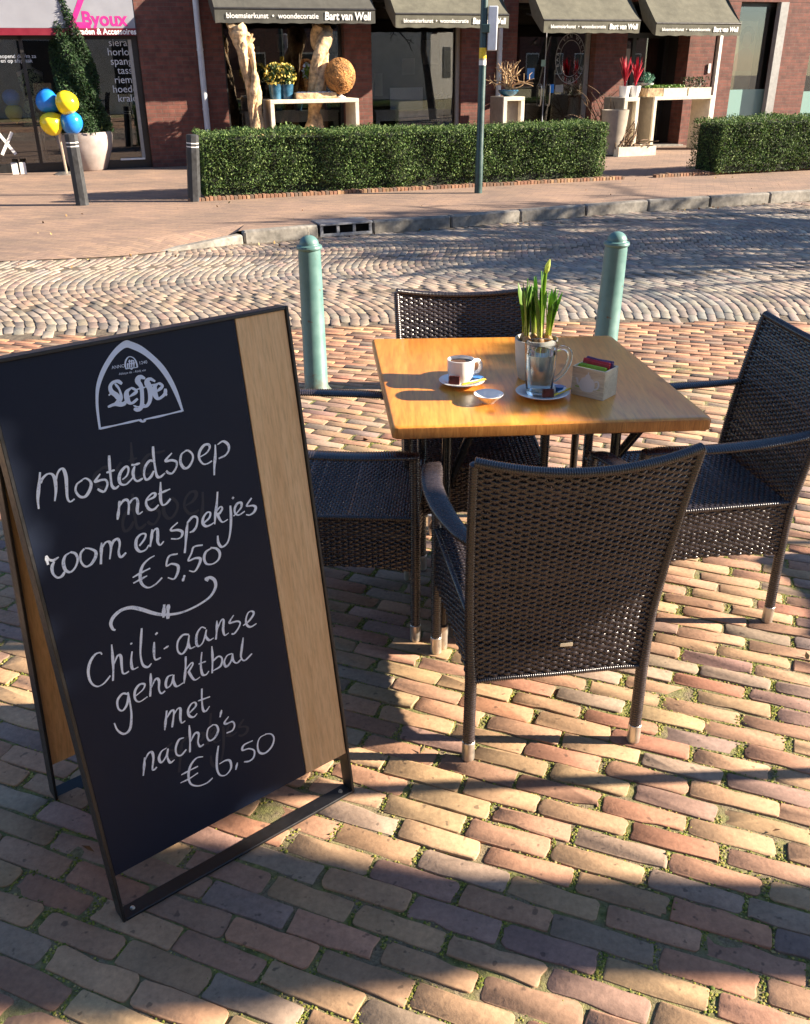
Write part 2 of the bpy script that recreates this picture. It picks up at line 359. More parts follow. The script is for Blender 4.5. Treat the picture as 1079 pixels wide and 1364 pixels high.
# ================================================================== FOLIAGE HELPERS
def leaves(mb, P, size, cols, droop=None, asp=.55):
    P = np.asarray(P); n = len(P); a = rng.normal(0, 1, (n, 3)); a /= np.linalg.norm(a, axis=1)[:, None]; b = rng.normal(0, 1, (n, 3)); b -= a*(a*b).sum(1)[:, None]; b /= np.linalg.norm(b, axis=1)[:, None]
    c = np.cross(a, b); s = np.broadcast_to(size, (n,))[:, None]*rng.uniform(.6, 1.3, (n, 1))
    V = np.stack([P-a*s, P+b*s*asp+c*s*.15, P+a*s, P-b*s*asp+c*s*.15], 1).reshape(-1, 3)
    mb.add(V, np.arange(n*4).reshape(-1, 4), np.repeat(cols, 4, 0))
def gcol(n, c, j=.25):
    c = np.array([lin(*q) for q in c]); k = c[rng.integers(0, len(c), n)]; return k*np.exp(rng.normal(0, j, (n, 1)))
# ================================================================== SETTING
def kerb_y(x):       # far kerb line on plan (from the photograph's kerb foot)
    return np.interp(x, [-30, -6., -4.4, -2.88, -1.81, -.75, .16, 1.54, 2.81, 4.21, 5.74, 9, 40], [8.0, 8.3, 8.65, 9.35, 10.35, 10.91, 11.2, 11.85, 12.43, 12.95, 13.47, 14.6, 25])
def road_z(x, y):    # the road falls a little towards the far kerb
    ky = kerb_y(x); k = np.clip((y-6.2)/np.maximum(ky-6.2, .5), 0, 1); k = k*k*(3-2*k)
    return -.13*k*np.clip((x+4.2)/2.6, .12, 1)
def bricks(mb, cen, ang, L, W, cols, gap=.008, round_=.010, jit=.0025, zj=.0025, zf=None, deep=.03, k=3, bev=.005, chip=.0012, tilt=.006):
    cen = np.asarray(cen); N = len(cen); tp = []     # outline template: arcs at the corners, extra points along the edges
    for (cx, cy, a0), ed in zip(((1, 1, 0), (-1, 1, 90), (-1, -1, 180), (1, -1, 270)), ([(.45, 1), (0, 1), (-.45, 1)], [(-1, 0)], [(-.45, -1), (0, -1), (.45, -1)], [(1, 0)])):
        for q in range(k): a = R(a0+90*q/(k-1)); tp.append((cx, cy, math.cos(a), math.sin(a)))
        if chip:
            for ex, ey in ed: tp.append((ex, ey, math.copysign(abs(ex) == 1, ex), math.copysign(abs(ey) == 1, ey)))
    tp = np.array(tp, float); nb = len(tp); l = (np.asarray(L)-gap)[:, None]/2; wd = (np.asarray(W)-gap)[:, None]/2; rr = np.minimum(round_*rng.uniform(.5, 1.6, (N, 1)), wd*.8)
    co = rng.normal(0, jit, (N, 4, 2)); ci = (tp[:, 0] <= 0).astype(int)+2*(tp[:, 1] <= 0).astype(int); ch = np.abs(rng.normal(0, max(chip, 1e-5), (N, nb)))*(rng.random((N, nb)) < .7); ch += (rng.random((N, nb)) < .03)*chip*3.5
    zz = np.array([zf(*c) for c in cen]) if zf else np.zeros(N); z0 = zz+rng.normal(0, zj, N); tl = rng.normal(0, tilt, (N, 2)); Vs = np.zeros((N, 3, nb, 3)); c_, s_ = np.cos(ang)[:, None], np.sin(ang)[:, None]
    for q, (ins, dz) in enumerate(((bev*1.4, 0.), (0., -bev), (.002, -deep))):
        r2 = np.maximum(rr-ins, .0008); px = tp[:, 0]*(l-ins-r2)+r2*tp[:, 2]-tp[:, 2]*ch+co[:, ci, 0]; py = tp[:, 1]*(wd-ins-r2)+r2*tp[:, 3]-tp[:, 3]*ch+co[:, ci, 1]
        Vs[:, q, :, 0] = cen[:, :1]+px*c_-py*s_; Vs[:, q, :, 1] = cen[:, 1:2]+px*s_+py*c_; Vs[:, q, :, 2] = z0[:, None]+tl[:, :1]*px+tl[:, 1:]*py+dz
    Fb = [list(range(nb))]+[[q*nb+j, (q+1)*nb+j, (q+1)*nb+(j+1) % nb, q*nb+(j+1) % nb] for q in range(2) for j in range(nb)]
    Fc = [[q+i*nb*3 for q in f] for i in range(N) for f in Fb]
    mb.add(Vs.reshape(-1, 3), Fc, np.repeat(np.asarray(cols), nb*3, 0))
PAL = np.array([lin(168, 136, 106), lin(168, 126, 104), lin(132, 106, 106), lin(138, 128, 118), lin(170, 144, 110), lin(154, 116, 98), lin(114, 106, 112), lin(164, 108, 88)])
PAL = PAL*.58+np.array(lin(168, 134, 104))*.42
PW = np.array([.27, .22, .10, .10, .12, .10, .04, .05])
def pal(n, P=PAL, W=PW, j=.10):
    c = P[rng.choice(len(P), n, p=W/W.sum())]; return c*np.exp(rng.normal(0, j, (n, 1)))*np.exp(rng.normal(0, .02, (n, 3)))

# ground sheet under everything
tag(MB().add([[-120, -60, -.30], [120, -60, -.30], [120, 160, -.30], [-120, 160, -.30]], [[0, 1, 2, 3]]).build('ground', M['roadbed'], smooth=False), kind='structure')
# --- terrace pavers, running bond, rows at -22 degrees
A0 = R(-22.); ca, sa = math.cos(A0), math.sin(A0); LX, WY = .2125, .0655
cen, moss_pts = [], []
for j in range(-66, 100):
    off = (j % 2)*.5*LX+rng.normal(0, .016); y = j*WY
    for i in range(-34, 36):
        x = i*LX+off+rng.normal(0, .003); X = x*ca-y*sa; Y = x*sa+y*ca
        if -3.9 < X < 4.6 and .25 < Y < 4.86+.06*X: cen.append((X, Y))
cen = np.array(cen); N = len(cen)
mb = MB(); bricks(mb, cen, np.full(N, A0)+rng.normal(0, .011, N), np.full(N, LX)+rng.normal(0, .006, N)-.005, np.full(N, WY)+rng.normal(0, .0015, N), pal(N), gap=.0045, round_=.010, jit=.0018, bev=.0013, zj=.0013, chip=.0017, tilt=.004)
tag(mb.build('terrace_paving', M['paver'], sharp=50), kind='structure')
# joint bed (fine relief so sand and moss swell up between the pavers)
gx, gy = np.meshgrid(np.arange(-4.2, 4.9, .03), np.arange(.1, 5.3, .03), indexing='ij')
def patch(x, y): return noise2(x*1.3, y*1.3, 3, 3)
mb = MB(); nxg, nyg = gx.shape; gz = -.0034+.0022*noise2(gx*9, gy*9, 5, 2)+.0015*patch(gx, gy)
i = np.arange(nxg-1)[:, None]*nyg; j = np.arange(nyg-1)[None]
mb.add(np.stack([gx, gy, gz], -1).reshape(-1, 3), np.stack([i+j, i+nyg+j, i+nyg+j+1, i+j+1], -1).reshape(-1, 4))
tag(mb.build('joint_sand', M['joint'], sharp=0), kind='stuff')
# moss cushions along the joints (one mass of ground cover)
mp, ms, mc = [], [], []
near = [(c, 1.) for c in cen if c[1] < 4.2 and abs(c[0]) < c[1]*.62+.45]
for (X, Y), _ in near:
    dens = np.clip(.55+1.5*patch(X, Y)+.3*(X < .1), .08, 1.35); nn = int(150*dens/(1+max(0, Y-2.2)*.9))
    for q in range(nn):
        if rng.random() < .62: lx = (LX/2-.001)*rng.choice([-1, 1])+rng.normal(0, .0042); ly = rng.uniform(-.5, .5)*WY
        else: lx = rng.uniform(-.5, .5)*LX; ly = WY/2*rng.choice([-1, 1])+rng.normal(0, .0022)
        if noise2(np.array((X+lx*ca-ly*sa)*11), np.array((Y+lx*sa+ly*ca)*11), 9, 2) < -.2: continue
        mp.append((X+lx*ca-ly*sa, Y+lx*sa+ly*ca)); ms.append(rng.uniform(.0012, .0036)*(1.6 if rng.random() < .06 else 1))
mp = np.array(mp); ms = np.array(ms); K = len(mp)
oc = np.array([[1, 0, 0], [.3, .95, 0], [-.8, .6, 0], [-.8, -.6, 0], [.3, -.95, 0], [0, 0, .8]])
rot = rng.uniform(0, 6.28, K); c_, s_ = np.cos(rot), np.sin(rot); jj = rng.uniform(.6, 1.4, (K, 6, 3))
P = oc[None]*jj*ms[:, None, None]; V = np.stack([P[..., 0]*c_[:, None]-P[..., 1]*s_[:, None]+mp[:, :1], P[..., 0]*s_[:, None]+P[..., 1]*c_[:, None]+mp[:, 1:], P[..., 2]*.9-.0024+rng.normal(0, .0007, (K, 1))], -1)
Fc = (np.arange(K)[:, None, None]*6+np.array([[0, 1, 5], [1, 2, 5], [2, 3, 5], [3, 4, 5], [4, 0, 5]])[None]).reshape(-1, 3)
mcol = np.array([lin(112, 122, 44), lin(146, 146, 62), lin(164, 154, 84), lin(86, 102, 38), lin(176, 160, 108)])[rng.choice(5, K, p=[.28, .27, .17, .18, .10])]
tag(MB().add(V.reshape(-1, 3), Fc, np.repeat(mcol, 6, 0)).build('moss', M['moss'], sharp=0), kind='stuff')
# --- border band of narrow bricks between terrace and road
A1 = R(-17); c1, s1 = math.cos(A1), math.sin(A1); cen = []
def road_near(x): return 6.35+.05*x-.02*x*x
for j in range(-40, 245):
    off = (j % 2)*.105+rng.normal(0, .02)
    for i in range(-60, 60):
        x = i*.21+off; y = j*.053; X = x*c1-y*s1; Y = x*s1+y*c1
        if -7 < X < 8 and 4.90+.06*X < Y < road_near(X): cen.append((X, Y))
cen = np.array(cen); N = len(cen)
P2 = np.array([lin(170, 128, 100), lin(160, 118, 94), lin(140, 112, 92), lin(182, 146, 110), lin(128, 108, 94)]); W2 = np.array([.3, .25, .2, .15, .1])
mb = MB(); bricks(mb, cen, np.full(N, A1)+rng.normal(0, .012, N), np.full(N, .208), np.full(N, .0528), pal(N, P2, W2, .09), gap=.004, round_=.004, k=2, zj=.0016, bev=.002, jit=.0012, chip=0)
tag(mb.build('border_paving', M['sett'], sharp=50), kind='structure')
# --- road setts laid in segmental arcs
RA = math.atan(.22); cr, sr = math.cos(RA), math.sin(RA); cen, an, fac = [], [], []
Wc, AM = 1.75, .25
for c in range(-2, 6):
    for rI in range(-225, 245):
        ph = rng.uniform(-.03, .03)
        for q in range(9):
            tt = (q+.5+(.5 if rI % 2 else 0))/9.5+ph; yy = (c+tt)*Wc; wv = 2*math.pi/3.5; sl_ = AM*wv*math.cos(yy*wv); xx = rI*.070+AM*math.sin(yy*wv)+.10*math.sin(yy*.9+rI*.013)
            X = xx*cr-yy*sr; Y = 5.8+xx*sr+yy*cr
            if -9.5 < X < 11 and max(road_near(X)+.06, 5) < Y < kerb_y(X)-.05: cen.append((X, Y)); an.append(RA+math.atan2(1, sl_)+rng.normal(0, .04)); fac.append(math.hypot(1, sl_))
cen = np.array(cen); N = len(cen)
P3 = np.array([lin(150, 136, 121), lin(144, 129, 116), lin(141, 133, 123), lin(148, 129, 117), lin(156, 143, 127), lin(128, 120, 113)]); W3 = np.array([.25, .18, .22, .1, .15, .10])
cc = pal(N, P3, W3, .10); pinky = noise2(cen[:, 0]*.5, cen[:, 1]*.7, 2, 2)[:, None]; cc = cc*(1+np.clip(pinky, -.4, .4)*np.array([[.25, .05, -.10]]))
mb = MB(); fac = np.array(fac); bricks(mb, cen, np.array(an), .183*fac+rng.normal(0, .006, N), .070/fac+rng.normal(0, .0015, N), cc, gap=.0034, round_=.005, k=2, zj=.0013, tilt=.004, jit=.0014, zf=lambda x, y: float(road_z(x, y)), bev=.0018, chip=0)
tag(mb.build('road', M['sett'], sharp=50), kind='structure')
gx, gy = np.meshgrid(np.linspace(-40, 40, 240), np.linspace(0, 1, 40), indexing='ij'); ky = kerb_y(gx)+.1; gy = 4.7+(ky-4.7)*gy
gz = road_z(gx, gy)-.0055; gz[np.abs(gx) > 14] -= .0
mb = MB(); nxg, nyg = gx.shape; i = np.arange(nxg-1)[:, None]*nyg; j = np.arange(nyg-1)[None]
mb.add(np.stack([gx, gy, gz], -1).reshape(-1, 3), np.stack([i+j, i+nyg+j, i+nyg+j+1, i+j+1], -1).reshape(-1, 4)); tag(mb.build('road_bed', M['roadbed'], sharp=0), kind='structure')
for nm, a, b, c2, d2 in (('terrace_ground', -40, -3.9, -20, 5.0), ('terrace_ground', 4.6, 40, -20, 5.0), ('terrace_ground', -3.9, 4.6, -20, .3)):
    tag(MB().add([[a, c2, -.02], [b, c2, -.02], [b, d2, -.02], [a, d2, -.02]], [[0, 1, 2, 3]]).build(nm, M['joint'], smooth=False), kind='structure')
# --- far pavement and kerb
xs = np.concatenate([np.linspace(-40, -8, 12), np.linspace(-7.5, 12, 80), np.linspace(13, 40, 12)])
mb = MB(); V = []
for x in xs: V += [[x, float(kerb_y(x))+(.12 if x > -1.9 else .0), float(road_z(x, kerb_y(x)))+.004 if x < -1.9 else 0.], [x, float(kerb_y(x))+.6, 0], [x, 60, 0.]]
Fc = []
for k in range(len(xs)-1):
    for q in range(2): Fc.append([k*3+q, k*3+3+q, k*3+4+q, k*3+1+q])
tag(mb.add(V, Fc).build('pavement', M['clinker'], smooth=False), kind='structure')
mb = MB(); x = -.345; kx = [x]
while x < 11.5: x += .98*math.cos(math.atan2(kerb_y(x+.5)-kerb_y(x), .5)); kx.append(x)
kl_ = [-2.55, -1.75, -.955]
for x, x2 in list(zip(kl_, kl_[1:]))+list(zip(kx, kx[1:])):
    a = np.array([x, kerb_y(x), -.085 if x < -2 else 0]); b = np.array([x2, kerb_y(x2), -.03 if x < -2 else 0]); d = b-a; L = np.linalg.norm(d); d /= L
    if True:
        top = .006
        mb.box((a+b)/2+np.array([-d[1]*.06, d[0]*.06, top-.11]), (L-.012, .12, .22), np.stack([d, np.array([-d[1], d[0], 0])/np.hypot(d[0], d[1]), np.cross(d, np.array([-d[1], d[0], 0])/np.hypot(d[0], d[1]))], 1), bev=.018)
tag(mb.build('kerb', M['kerb'], sharp=40), kind='structure')
m = MB(); P = []
for k in range(150):
    x = rng.uniform(-5, 9); y = kerb_y(x)-abs(rng.normal(0, .22))-.03 if rng.random() < .6 else kerb_y(x)+rng.uniform(.1, 3.); P.append((x, y, (road_z(x, y) if y < kerb_y(x) else 0)+.012))
for k in range(26): P.append((rng.uniform(-1.5, 1.6), rng.uniform(1.3, 4.8), .008))
leaves(m, P, rng.uniform(.010, .026, len(P)), np.array([lin(*q) for q in ((150, 116, 70), (120, 84, 50), (180, 160, 110), (90, 66, 44))])[rng.integers(0, 4, len(P))]); tag(m.build('leaf_litter', M['moss'], smooth=False), kind='stuff')
# raised bed edge beside the hedges

# ================================================================== CHALKBOARD A-FRAME
fL = G(165, 1230); fR = G(473, 1055); bd = fR-fL; BW = np.linalg.norm(bd); bd /= BW
ry = ray(384, 407); topR = CAM+ry*(((fR-CAM)@bd)/(ry@bd)); be = topR-fR; BH = np.linalg.norm(be); be /= BH
be_ = be; bn = np.cross(bd, be); bn /= np.linalg.norm(bn)             # towards the viewer
def BP(u, v, off=0.):
    d = ray(u, v); return CAM+d*(((fL+bn*off-CAM)@bn)/(d@bn))
sign = thing('chalkboard_sign', 'black folding pavement chalkboard with oak side strip and handwritten soup menu', 'chalkboard', fL)
def frame(o, e, n, w, h, th=.007, dp=.042):
    m = MB(); X = np.stack([bd, e, n], 1)
    for c, s in (((th/2, h/2), (th, h)), ((w-th/2, h/2), (th, h)), ((w/2, h-th/2), (w-2*th, th)), ((w/2, th/2), (w-2*th, th))):
        m.box(o+bd*c[0]+e*c[1]-n*dp/2, (s[0], s[1], dp), X, bev=.0012)
    return m
frame(fL, be, bn, BW, BH).build('front_frame', M['black'], sign, fL)
def pl(a, b, off=0.): return fL+bd*a+be*b+bn*off
Xb = np.stack([bd, be, bn], 1); PB = .118; ST = .118                  # panel foot gap, width of the oak strip
pw = BW-.014-ST; ph = BH-.007-PB
front = MB().box(pl(.007+pw/2, PB+ph/2, -.014), (pw-.001, ph, .018), Xb, bev=.001).build('writing_panel', M['board'], sign, fL)
oak = MB().box(np.zeros(3), (ST-.002, .018, ph), bev=.001).build('side_strip', M['oak'], sign)
oak.matrix_local = Matrix.Translation(Vector(pl(BW-.007-ST/2, PB+ph/2, -.0135)-fL))@Matrix(((bd[0], -bn[0], be[0], 0), (bd[1], -bn[1], be[1], 0), (bd[2], -bn[2], be[2], 0), (0, 0, 0, 1)))
bL = G(66, 1053); bt = pl(0, BH, -.046); e2 = bt-bL; H2 = np.linalg.norm(e2); e2 /= H2; n2_ = np.cross(bd, e2); n2_ /= np.linalg.norm(n2_)
frame(bL+n2_*.042, e2, n2_, BW, H2).build('rear_frame', M['black'], sign, fL)
rp = MB().box(np.zeros(3), (BW-.016, .018, H2-.13), bev=.001).build('rear_panel', M['oak'], sign)
rp.matrix_local = Matrix.Translation(Vector(bL+bd*BW/2+e2*(.125+(H2-.13)/2)+n2_*.016-fL))@Matrix(((bd[0], -n2_[0], e2[0], 0), (bd[1], -n2_[1], e2[1], 0), (bd[2], -n2_[2], e2[2], 0), (0, 0, 0, 1)))
qa = bL+bd*.10+e2*(H2*.50)+n2_*.026; qb = pl(.10, BH*.50, -.024); q = qb-qa; Lq = np.linalg.norm(q); q /= Lq; qz = np.cross(bd, q)
MB().box((qa+qb)/2, (.03, Lq-.004, .014), np.stack([bd, q, qz], 1), bev=.001).build('spreader', M['oak'], sign, fL)
for a in (.03, BW-.03): MB().ball(pl(a, .0075, -.02), .006, 8, 4).build('screw', M['alu'], sign, fL)
# --- writing: strokes in the plane of the board
ZB = -.0045
def ribbon(mb, pts, wd, base=ZB, nsub=7, taper=.35):
    P = spline(pts, nsub) if len(pts) > 2 else np.linspace(pts[0], pts[1], 6)
    m = len(P); T = np.gradient(P, axis=0); T /= np.linalg.norm(T, axis=1)[:, None]+1e-9; S = np.cross(bn, T)
    t = np.linspace(0, 1, m); ww = wd*(1-taper*np.abs(2*t-1)**4)*(1+.22*np.sin(t*9+rng.uniform(0, 6)))*(.82+.36*np.abs(T@be))
    off = bn*(base+.0004*rng.uniform(0, 1)+.00035*t)[:, None] if False else bn[None]*(.0003*t+.0003*rng.uniform(0, 1))[:, None]
    A = P+S*ww[:, None]/2+off; B = P-S*ww[:, None]/2+off
    V = np.stack([A, B], 1).reshape(-1, 3); i = np.arange(m-1)[:, None]*2
    mb.add(V, np.concatenate([i, i+1, i+3, i+2], 1))
def strokes(mb, ox, oy, s, L, wd, dx=0, dy=0, zb=ZB):
    for st in L: ribbon(mb, [BP(ox+(x+dx)/s, oy+(y+dy)/s, zb) for x, y in st], wd)
def letters(name, sets, wd, mat=None):
    mb = MB()
    for S in sets: strokes(mb, *S, wd)
    return mb.build(name, mat or M['chalk'], front, fL, smooth=False)
A_ = (40, 580, 6.744); B_ = (180, 570, 6.744); C_ = (50, 650, 6.744); D_ = (170, 650, 5.994); E_ = (110, 755, 5.994); F_ = (200, 800, 6.744); G_ = (140, 850, 5.138); H_ = (180, 930, 5.138)
SETS1 = [
 (*A_, [[(90,330),(85,400),(75,500),(70,580),(78,660)],[(95,430),(110,390),(150,350),(190,345),(215,370),(228,420),(232,500),(222,590)],[(235,395),(245,345),(270,305),(300,305),(322,370),(328,460),(335,560),(360,595),(400,570)],
  [(470,400),(420,440),(410,500),(450,550),(500,545),(540,480),(545,420),(500,385),(455,405)],[(630,345),(595,395),(590,415),(640,400),(680,400),(695,440),(670,500),(640,500),(605,480)],
  [(710,180),(715,280),(725,380),(735,450),(765,475),(800,450)],[(685,335),(760,310)],[(820,405),(870,360),(885,300),(860,280),(815,330),(800,390),(815,435),(860,440),(905,400),(925,375)],
  [(910,265),(945,262),(988,248)],[(940,275),(925,330),(935,385),(965,410),(1012,385)]]),
 (*B_, [[(165,300),(130,295),(90,350),(80,420),(100,465),(140,440),(168,385)],[(160,165),(165,250),(178,350),(195,430),(225,440),(268,405)],[(330,225),(285,275),(278,298),(330,290),(370,305),(370,350),(335,405),(300,405),(278,385)],
  [(455,205),(415,240),(408,310),(440,360),(480,350),(515,290),(515,240),(480,205),(445,205)],[(585,260),(640,225),(668,180),(660,150),(620,155),(580,210),(575,275),(610,322),(650,320),(690,295)],
  [(720,150),(720,250),(712,340),(710,425)],[(740,150),(790,120),(835,150),(840,200),(810,245),(750,275)],
  [(110,650),(170,620),(180,590),(150,590),(105,640),(100,690),(130,732),(170,730),(210,690)],[(228,485),(228,560),(228,640),(245,690),(280,680),(318,635)],[(205,595),(315,548)]]),
 (*C_, [[(738,115),(730,190),(718,285)],[(735,165),(770,115),(805,108),(820,150),(815,240)],[(825,140),(850,105),(885,90),(900,130),(895,200),(910,232),(945,210)],
  [(75,610),(100,640),(140,650),(190,620)],[(75,610),(95,690)],[(150,660),(130,710),(140,770),(180,805),(220,790),(245,750)],[(300,575),(250,610),(232,670),(250,735),(295,755),(340,710),(360,640),(340,590),(295,575)],
  [(420,545),(388,590),(390,660),(430,705),(480,685),(520,620),(520,570),(470,545),(425,540)],[(575,490),(572,580),(568,685)],[(575,545),(610,490),(645,485),(660,530),(648,640)],[(660,540),(680,480),(720,458),(738,500),(728,580),(750,620),(795,580)],
  [(915,520),(960,460),(970,415),(930,415),(890,460),(885,530),(920,570),(970,555),(1000,510)]]),
 (*D_, [[(195,330),(190,400),(178,470)],[(190,400),(205,345),(235,325),(240,380),(240,430),(260,455),(288,425)],[(400,275),(350,320),(350,340),(400,335),(435,350),(430,385),(400,405),(345,405)],
  [(480,265),(470,350),(462,450),(455,520)],[(475,280),(520,230),(555,240),(550,300),(525,340),(495,355)],[(605,282),(650,240),(660,200),(635,195),(605,235),(600,280),(625,305),(660,295),(690,275)],
  [(718,30),(712,120),(700,220),(695,290)],[(710,185),(740,150),(755,165),(735,200),(720,210),(735,250),(760,272),(800,250)],[(820,140),(825,230),(820,340),(800,430),(755,470),(725,440),(718,380)],[(835,74),(846,84)],
  [(845,225),(880,190),(908,150),(905,118),(875,125),(855,165),(860,205),(890,215),(935,185)],[(990,80),(955,130),(955,145),(1000,140),(1022,155),(1010,190),(975,215),(945,212)],
  [(215,540),(165,570),(120,620),(100,690),(110,760),(160,795),(220,770),(275,715)],[(40,715),(110,675),(180,640)],[(45,760),(100,730),(155,700)],[(400,525),(330,545),(310,620),(350,605),(400,620),(400,670),(370,725),(320,715)],
  [(455,695),(438,745)],[(600,455),(530,470),(510,520),(485,580),(540,560),(580,565),(570,610),(535,665),(490,660)],[(670,480),(625,510),(610,560),(630,605),(680,605),(725,570),(735,520),(710,485),(660,475)]])]
letters('lettering', SETS1, .0047)
SETS2 = [
 (*E_, [[(155,700),(140,685),(100,700),(60,760),(45,840),(65,920),(115,955),(170,930),(222,868)],[(232,620),(240,720),(245,820),(242,910)],[(250,780),(280,710),(305,715),(312,790),(320,845),(340,852),(370,833)],
  [(395,675),(388,750),(400,815),(445,800)],[(380,618),(397,608)],[(472,490),(465,600),(462,700),(480,780),(520,800),(550,770)],[(572,600),(570,680),(580,740),(625,725)],[(580,542),(598,524)],[(648,656),(687,630)],
  [(850,540),(800,545),(760,600),(760,670),(795,695),(835,640),(850,550)],[(850,545),(845,610),(860,650),(900,635)]]),
 (*F_, [[(500,250),(460,240),(420,300),(415,380),(435,410),(475,370),(505,260)],[(505,260),(500,320),(530,355),(570,335)],[(600,180),(598,270),(590,350)],[(600,260),(640,175),(660,180),(655,260),(670,310),(705,290)],
  [(750,130),(715,185),(720,200),(780,185),(808,200),(790,250),(755,295),(730,298)],[(835,225),(890,180),(930,120),(915,95),(880,110),(860,170),(870,220),(905,235),(955,205)]]),
 (*G_, [[(160,385),(120,380),(85,425),(90,480),(120,495),(150,450),(160,380)],[(155,370),(170,440),(180,530),(170,620),(130,655),(85,630),(62,580)],[(210,395),(260,350),(270,315),(235,318),(205,360),(205,415),(235,435),(290,400)],
  [(312,240),(312,320),(308,400)],[(315,340),(345,280),(368,290),(368,350),(385,378),(410,360)],[(465,250),(430,265),(415,310),(425,340),(455,310),(470,250)],[(470,255),(470,300),(490,330),(535,305)],
  [(552,125),(550,210),(540,310)],[(550,220),(590,170),(600,180),(575,225),(575,235),(600,275),(620,285),(650,265)],[(662,95),(655,180),(665,245),(690,250),(710,225)],[(640,178),(690,158)],
  [(730,55),(735,140),(732,240)],[(735,160),(775,125),(800,140),(790,190),(735,225)],[(870,105),(835,120),(815,165),(830,195),(860,160),(872,105)],[(872,105),(875,150),(900,170),(930,145)],[(945,-5),(935,70),(930,130),(955,152),(1005,105)],
  [(422,495),(415,560),(408,630)],[(420,550),(450,500),(470,500),(465,560),(458,610)],[(468,530),(495,485),(515,485),(515,550),(525,580),(548,565)],[(580,510),(620,465),(615,440),(590,450),(568,490),(575,530),(605,540),(630,515)],
  [(662,345),(662,420),(670,490),(690,498),(715,465)],[(635,430),(718,400)]]),
 (*H_, [[(65,405),(62,460),(55,530)],[(60,440),(90,380),(115,370),(125,410),(118,480),(130,490),(148,470)],[(215,340),(180,365),(163,410),(180,440),(210,400),(225,345)],[(225,345),(220,400),(240,440),(270,420)],
  [(335,270),(300,285),(278,340),(285,385),(315,390),(350,350)],[(370,185),(375,270),(375,370)],[(378,300),(410,240),(435,245),(430,300),(445,330),(470,315)],[(530,185),(500,210),(492,260),(510,290),(545,270),(568,220),(555,185),(525,182)],
  [(592,80),(580,130)],[(640,125),(612,165),(625,175),(665,160),(680,185),(665,220),(625,238)],[(465,400),(420,410),(380,460),(365,530),(380,585),(430,600),(490,580),(530,545)],[(315,525),(370,495),(430,465)],[(310,580),(370,550),(430,510)],
  [(570,325),(560,400),(560,480),(580,525),(620,525),(655,480),(650,430),(620,425),(575,450)],[(700,440),(688,490)],[(805,290),(745,320),(735,355),(780,345),(815,360),(810,405),(780,430),(745,435)],
  [(900,245),(855,270),(838,320),(850,370),(890,375),(935,330),(950,275),(930,245),(890,245)]])]
letters('lettering', SETS2, .0043)
letters('flourish', [(*E_, [[(1005,110),(985,95),(1020,85),(1055,110),(1060,165),(1020,235),(940,295),(830,350),(740,375),(640,382),(560,368),(470,340),(390,325),(310,345),(250,395),(225,450),(240,495),(262,505)],[(652,300),(645,405)],[(685,300),(682,350),(680,415)]])], .0066)
# faint traces of wiped-off words
mb = MB()
for sy_, sel, ox, oy, sc_ in ((SETS1[3], slice(2, 12), 165, 945, 6.2), (SETS1[0], slice(3, 9), 60, 560, 6.2), (SETS1[1], slice(0, 6), 150, 630, 6.)): strokes(mb, ox, oy, sc_, sy_[3][sel], .006, zb=-.0049)
mb.build('wiped_chalk', M['ghost'], front, fL, smooth=False)
# printed arch emblem
LG = (100, 440, 5.994); mb = MB()
outer = [(190,795),(168,640),(163,540),(167,450),(190,360),(228,275),(285,185),(345,118),(405,80),(455,92),(530,125),(620,195),(705,280),(770,380),(822,495),(868,648)]
inner = [(205,775),(190,640),(186,550),(194,470),(220,385),(262,295),(318,210),(366,162),(410,138),(455,150),(530,185),(610,245),(680,322),(742,412),(795,515),(845,633)]
def bpl(x, y, o=0.): return BP(LG[0]+x/LG[2], LG[1]+y/LG[2], ZB)+bn*o
O2 = spline(outer, 5); I2 = spline(inner, 5); V = []
for a, b in zip(O2, I2): V += [bpl(*a, .0003), bpl(*b, .0003)]
mb.add(V, [[2*k, 2*k+1, 2*k+3, 2*k+2] for k in range(len(O2)-1)])
for st in ([(198,785),(360,750),(515,715)], [(515,715),(545,730),(560,710)], [(560,710),(700,680),(857,641)]): ribbon(mb, [bpl(*p) for p in st], .0042, taper=0)
for st, wd in ((([(375,428),(340,406),(300,418),(280,450),(292,490),(330,520),(345,555),(312,588)]), .0075), ([(262,612),(320,590),(385,588),(408,560)], .0085), ([(318,425),(352,470),(368,530),(362,575)], .0045), ([(268,520),(290,500)], .0035),
    ([(455,455),(412,495),(420,560),(452,582),(500,545)], .0075), ([(452,458),(490,488),(430,532)], .0055), ([(560,385),(520,372),(500,405),(530,460),(534,590),(508,632),(468,628)], .0085), ([(480,475),(565,452)], .004),
    ([(640,408),(598,388),(575,415),(598,470),(598,555),(575,600),(540,612)], .0085), ([(560,452),(645,428)], .004), ([(672,418),(637,450),(640,515),(668,545),(715,508),(722,465)], .0075), ([(668,420),(698,446),(648,492)], .0055), ([(726,513),(734,517)], .005), ([(465,600),(500,610),(560,590)], .003)):
    ribbon(mb, [bpl(*p) for p in st], wd, taper=.55)
for st in ([(405,308),(400,262),(412,228),(435,210),(468,222),(488,255),(497,296)], [(405,308),(440,303),(450,310),(462,300),(497,296)]): ribbon(mb, [bpl(*p) for p in st], .0022, taper=0)
for st in ([(420,300),(418,262)], [(436,298),(434,235)], [(452,297),(452,235)], [(470,292),(468,245)], [(420,270),(480,258)], [(425,250),(470,240)]): ribbon(mb, [bpl(*p) for p in st], .0022, taper=0)
mb.build('emblem', M['ink'], front, fL, smooth=False)
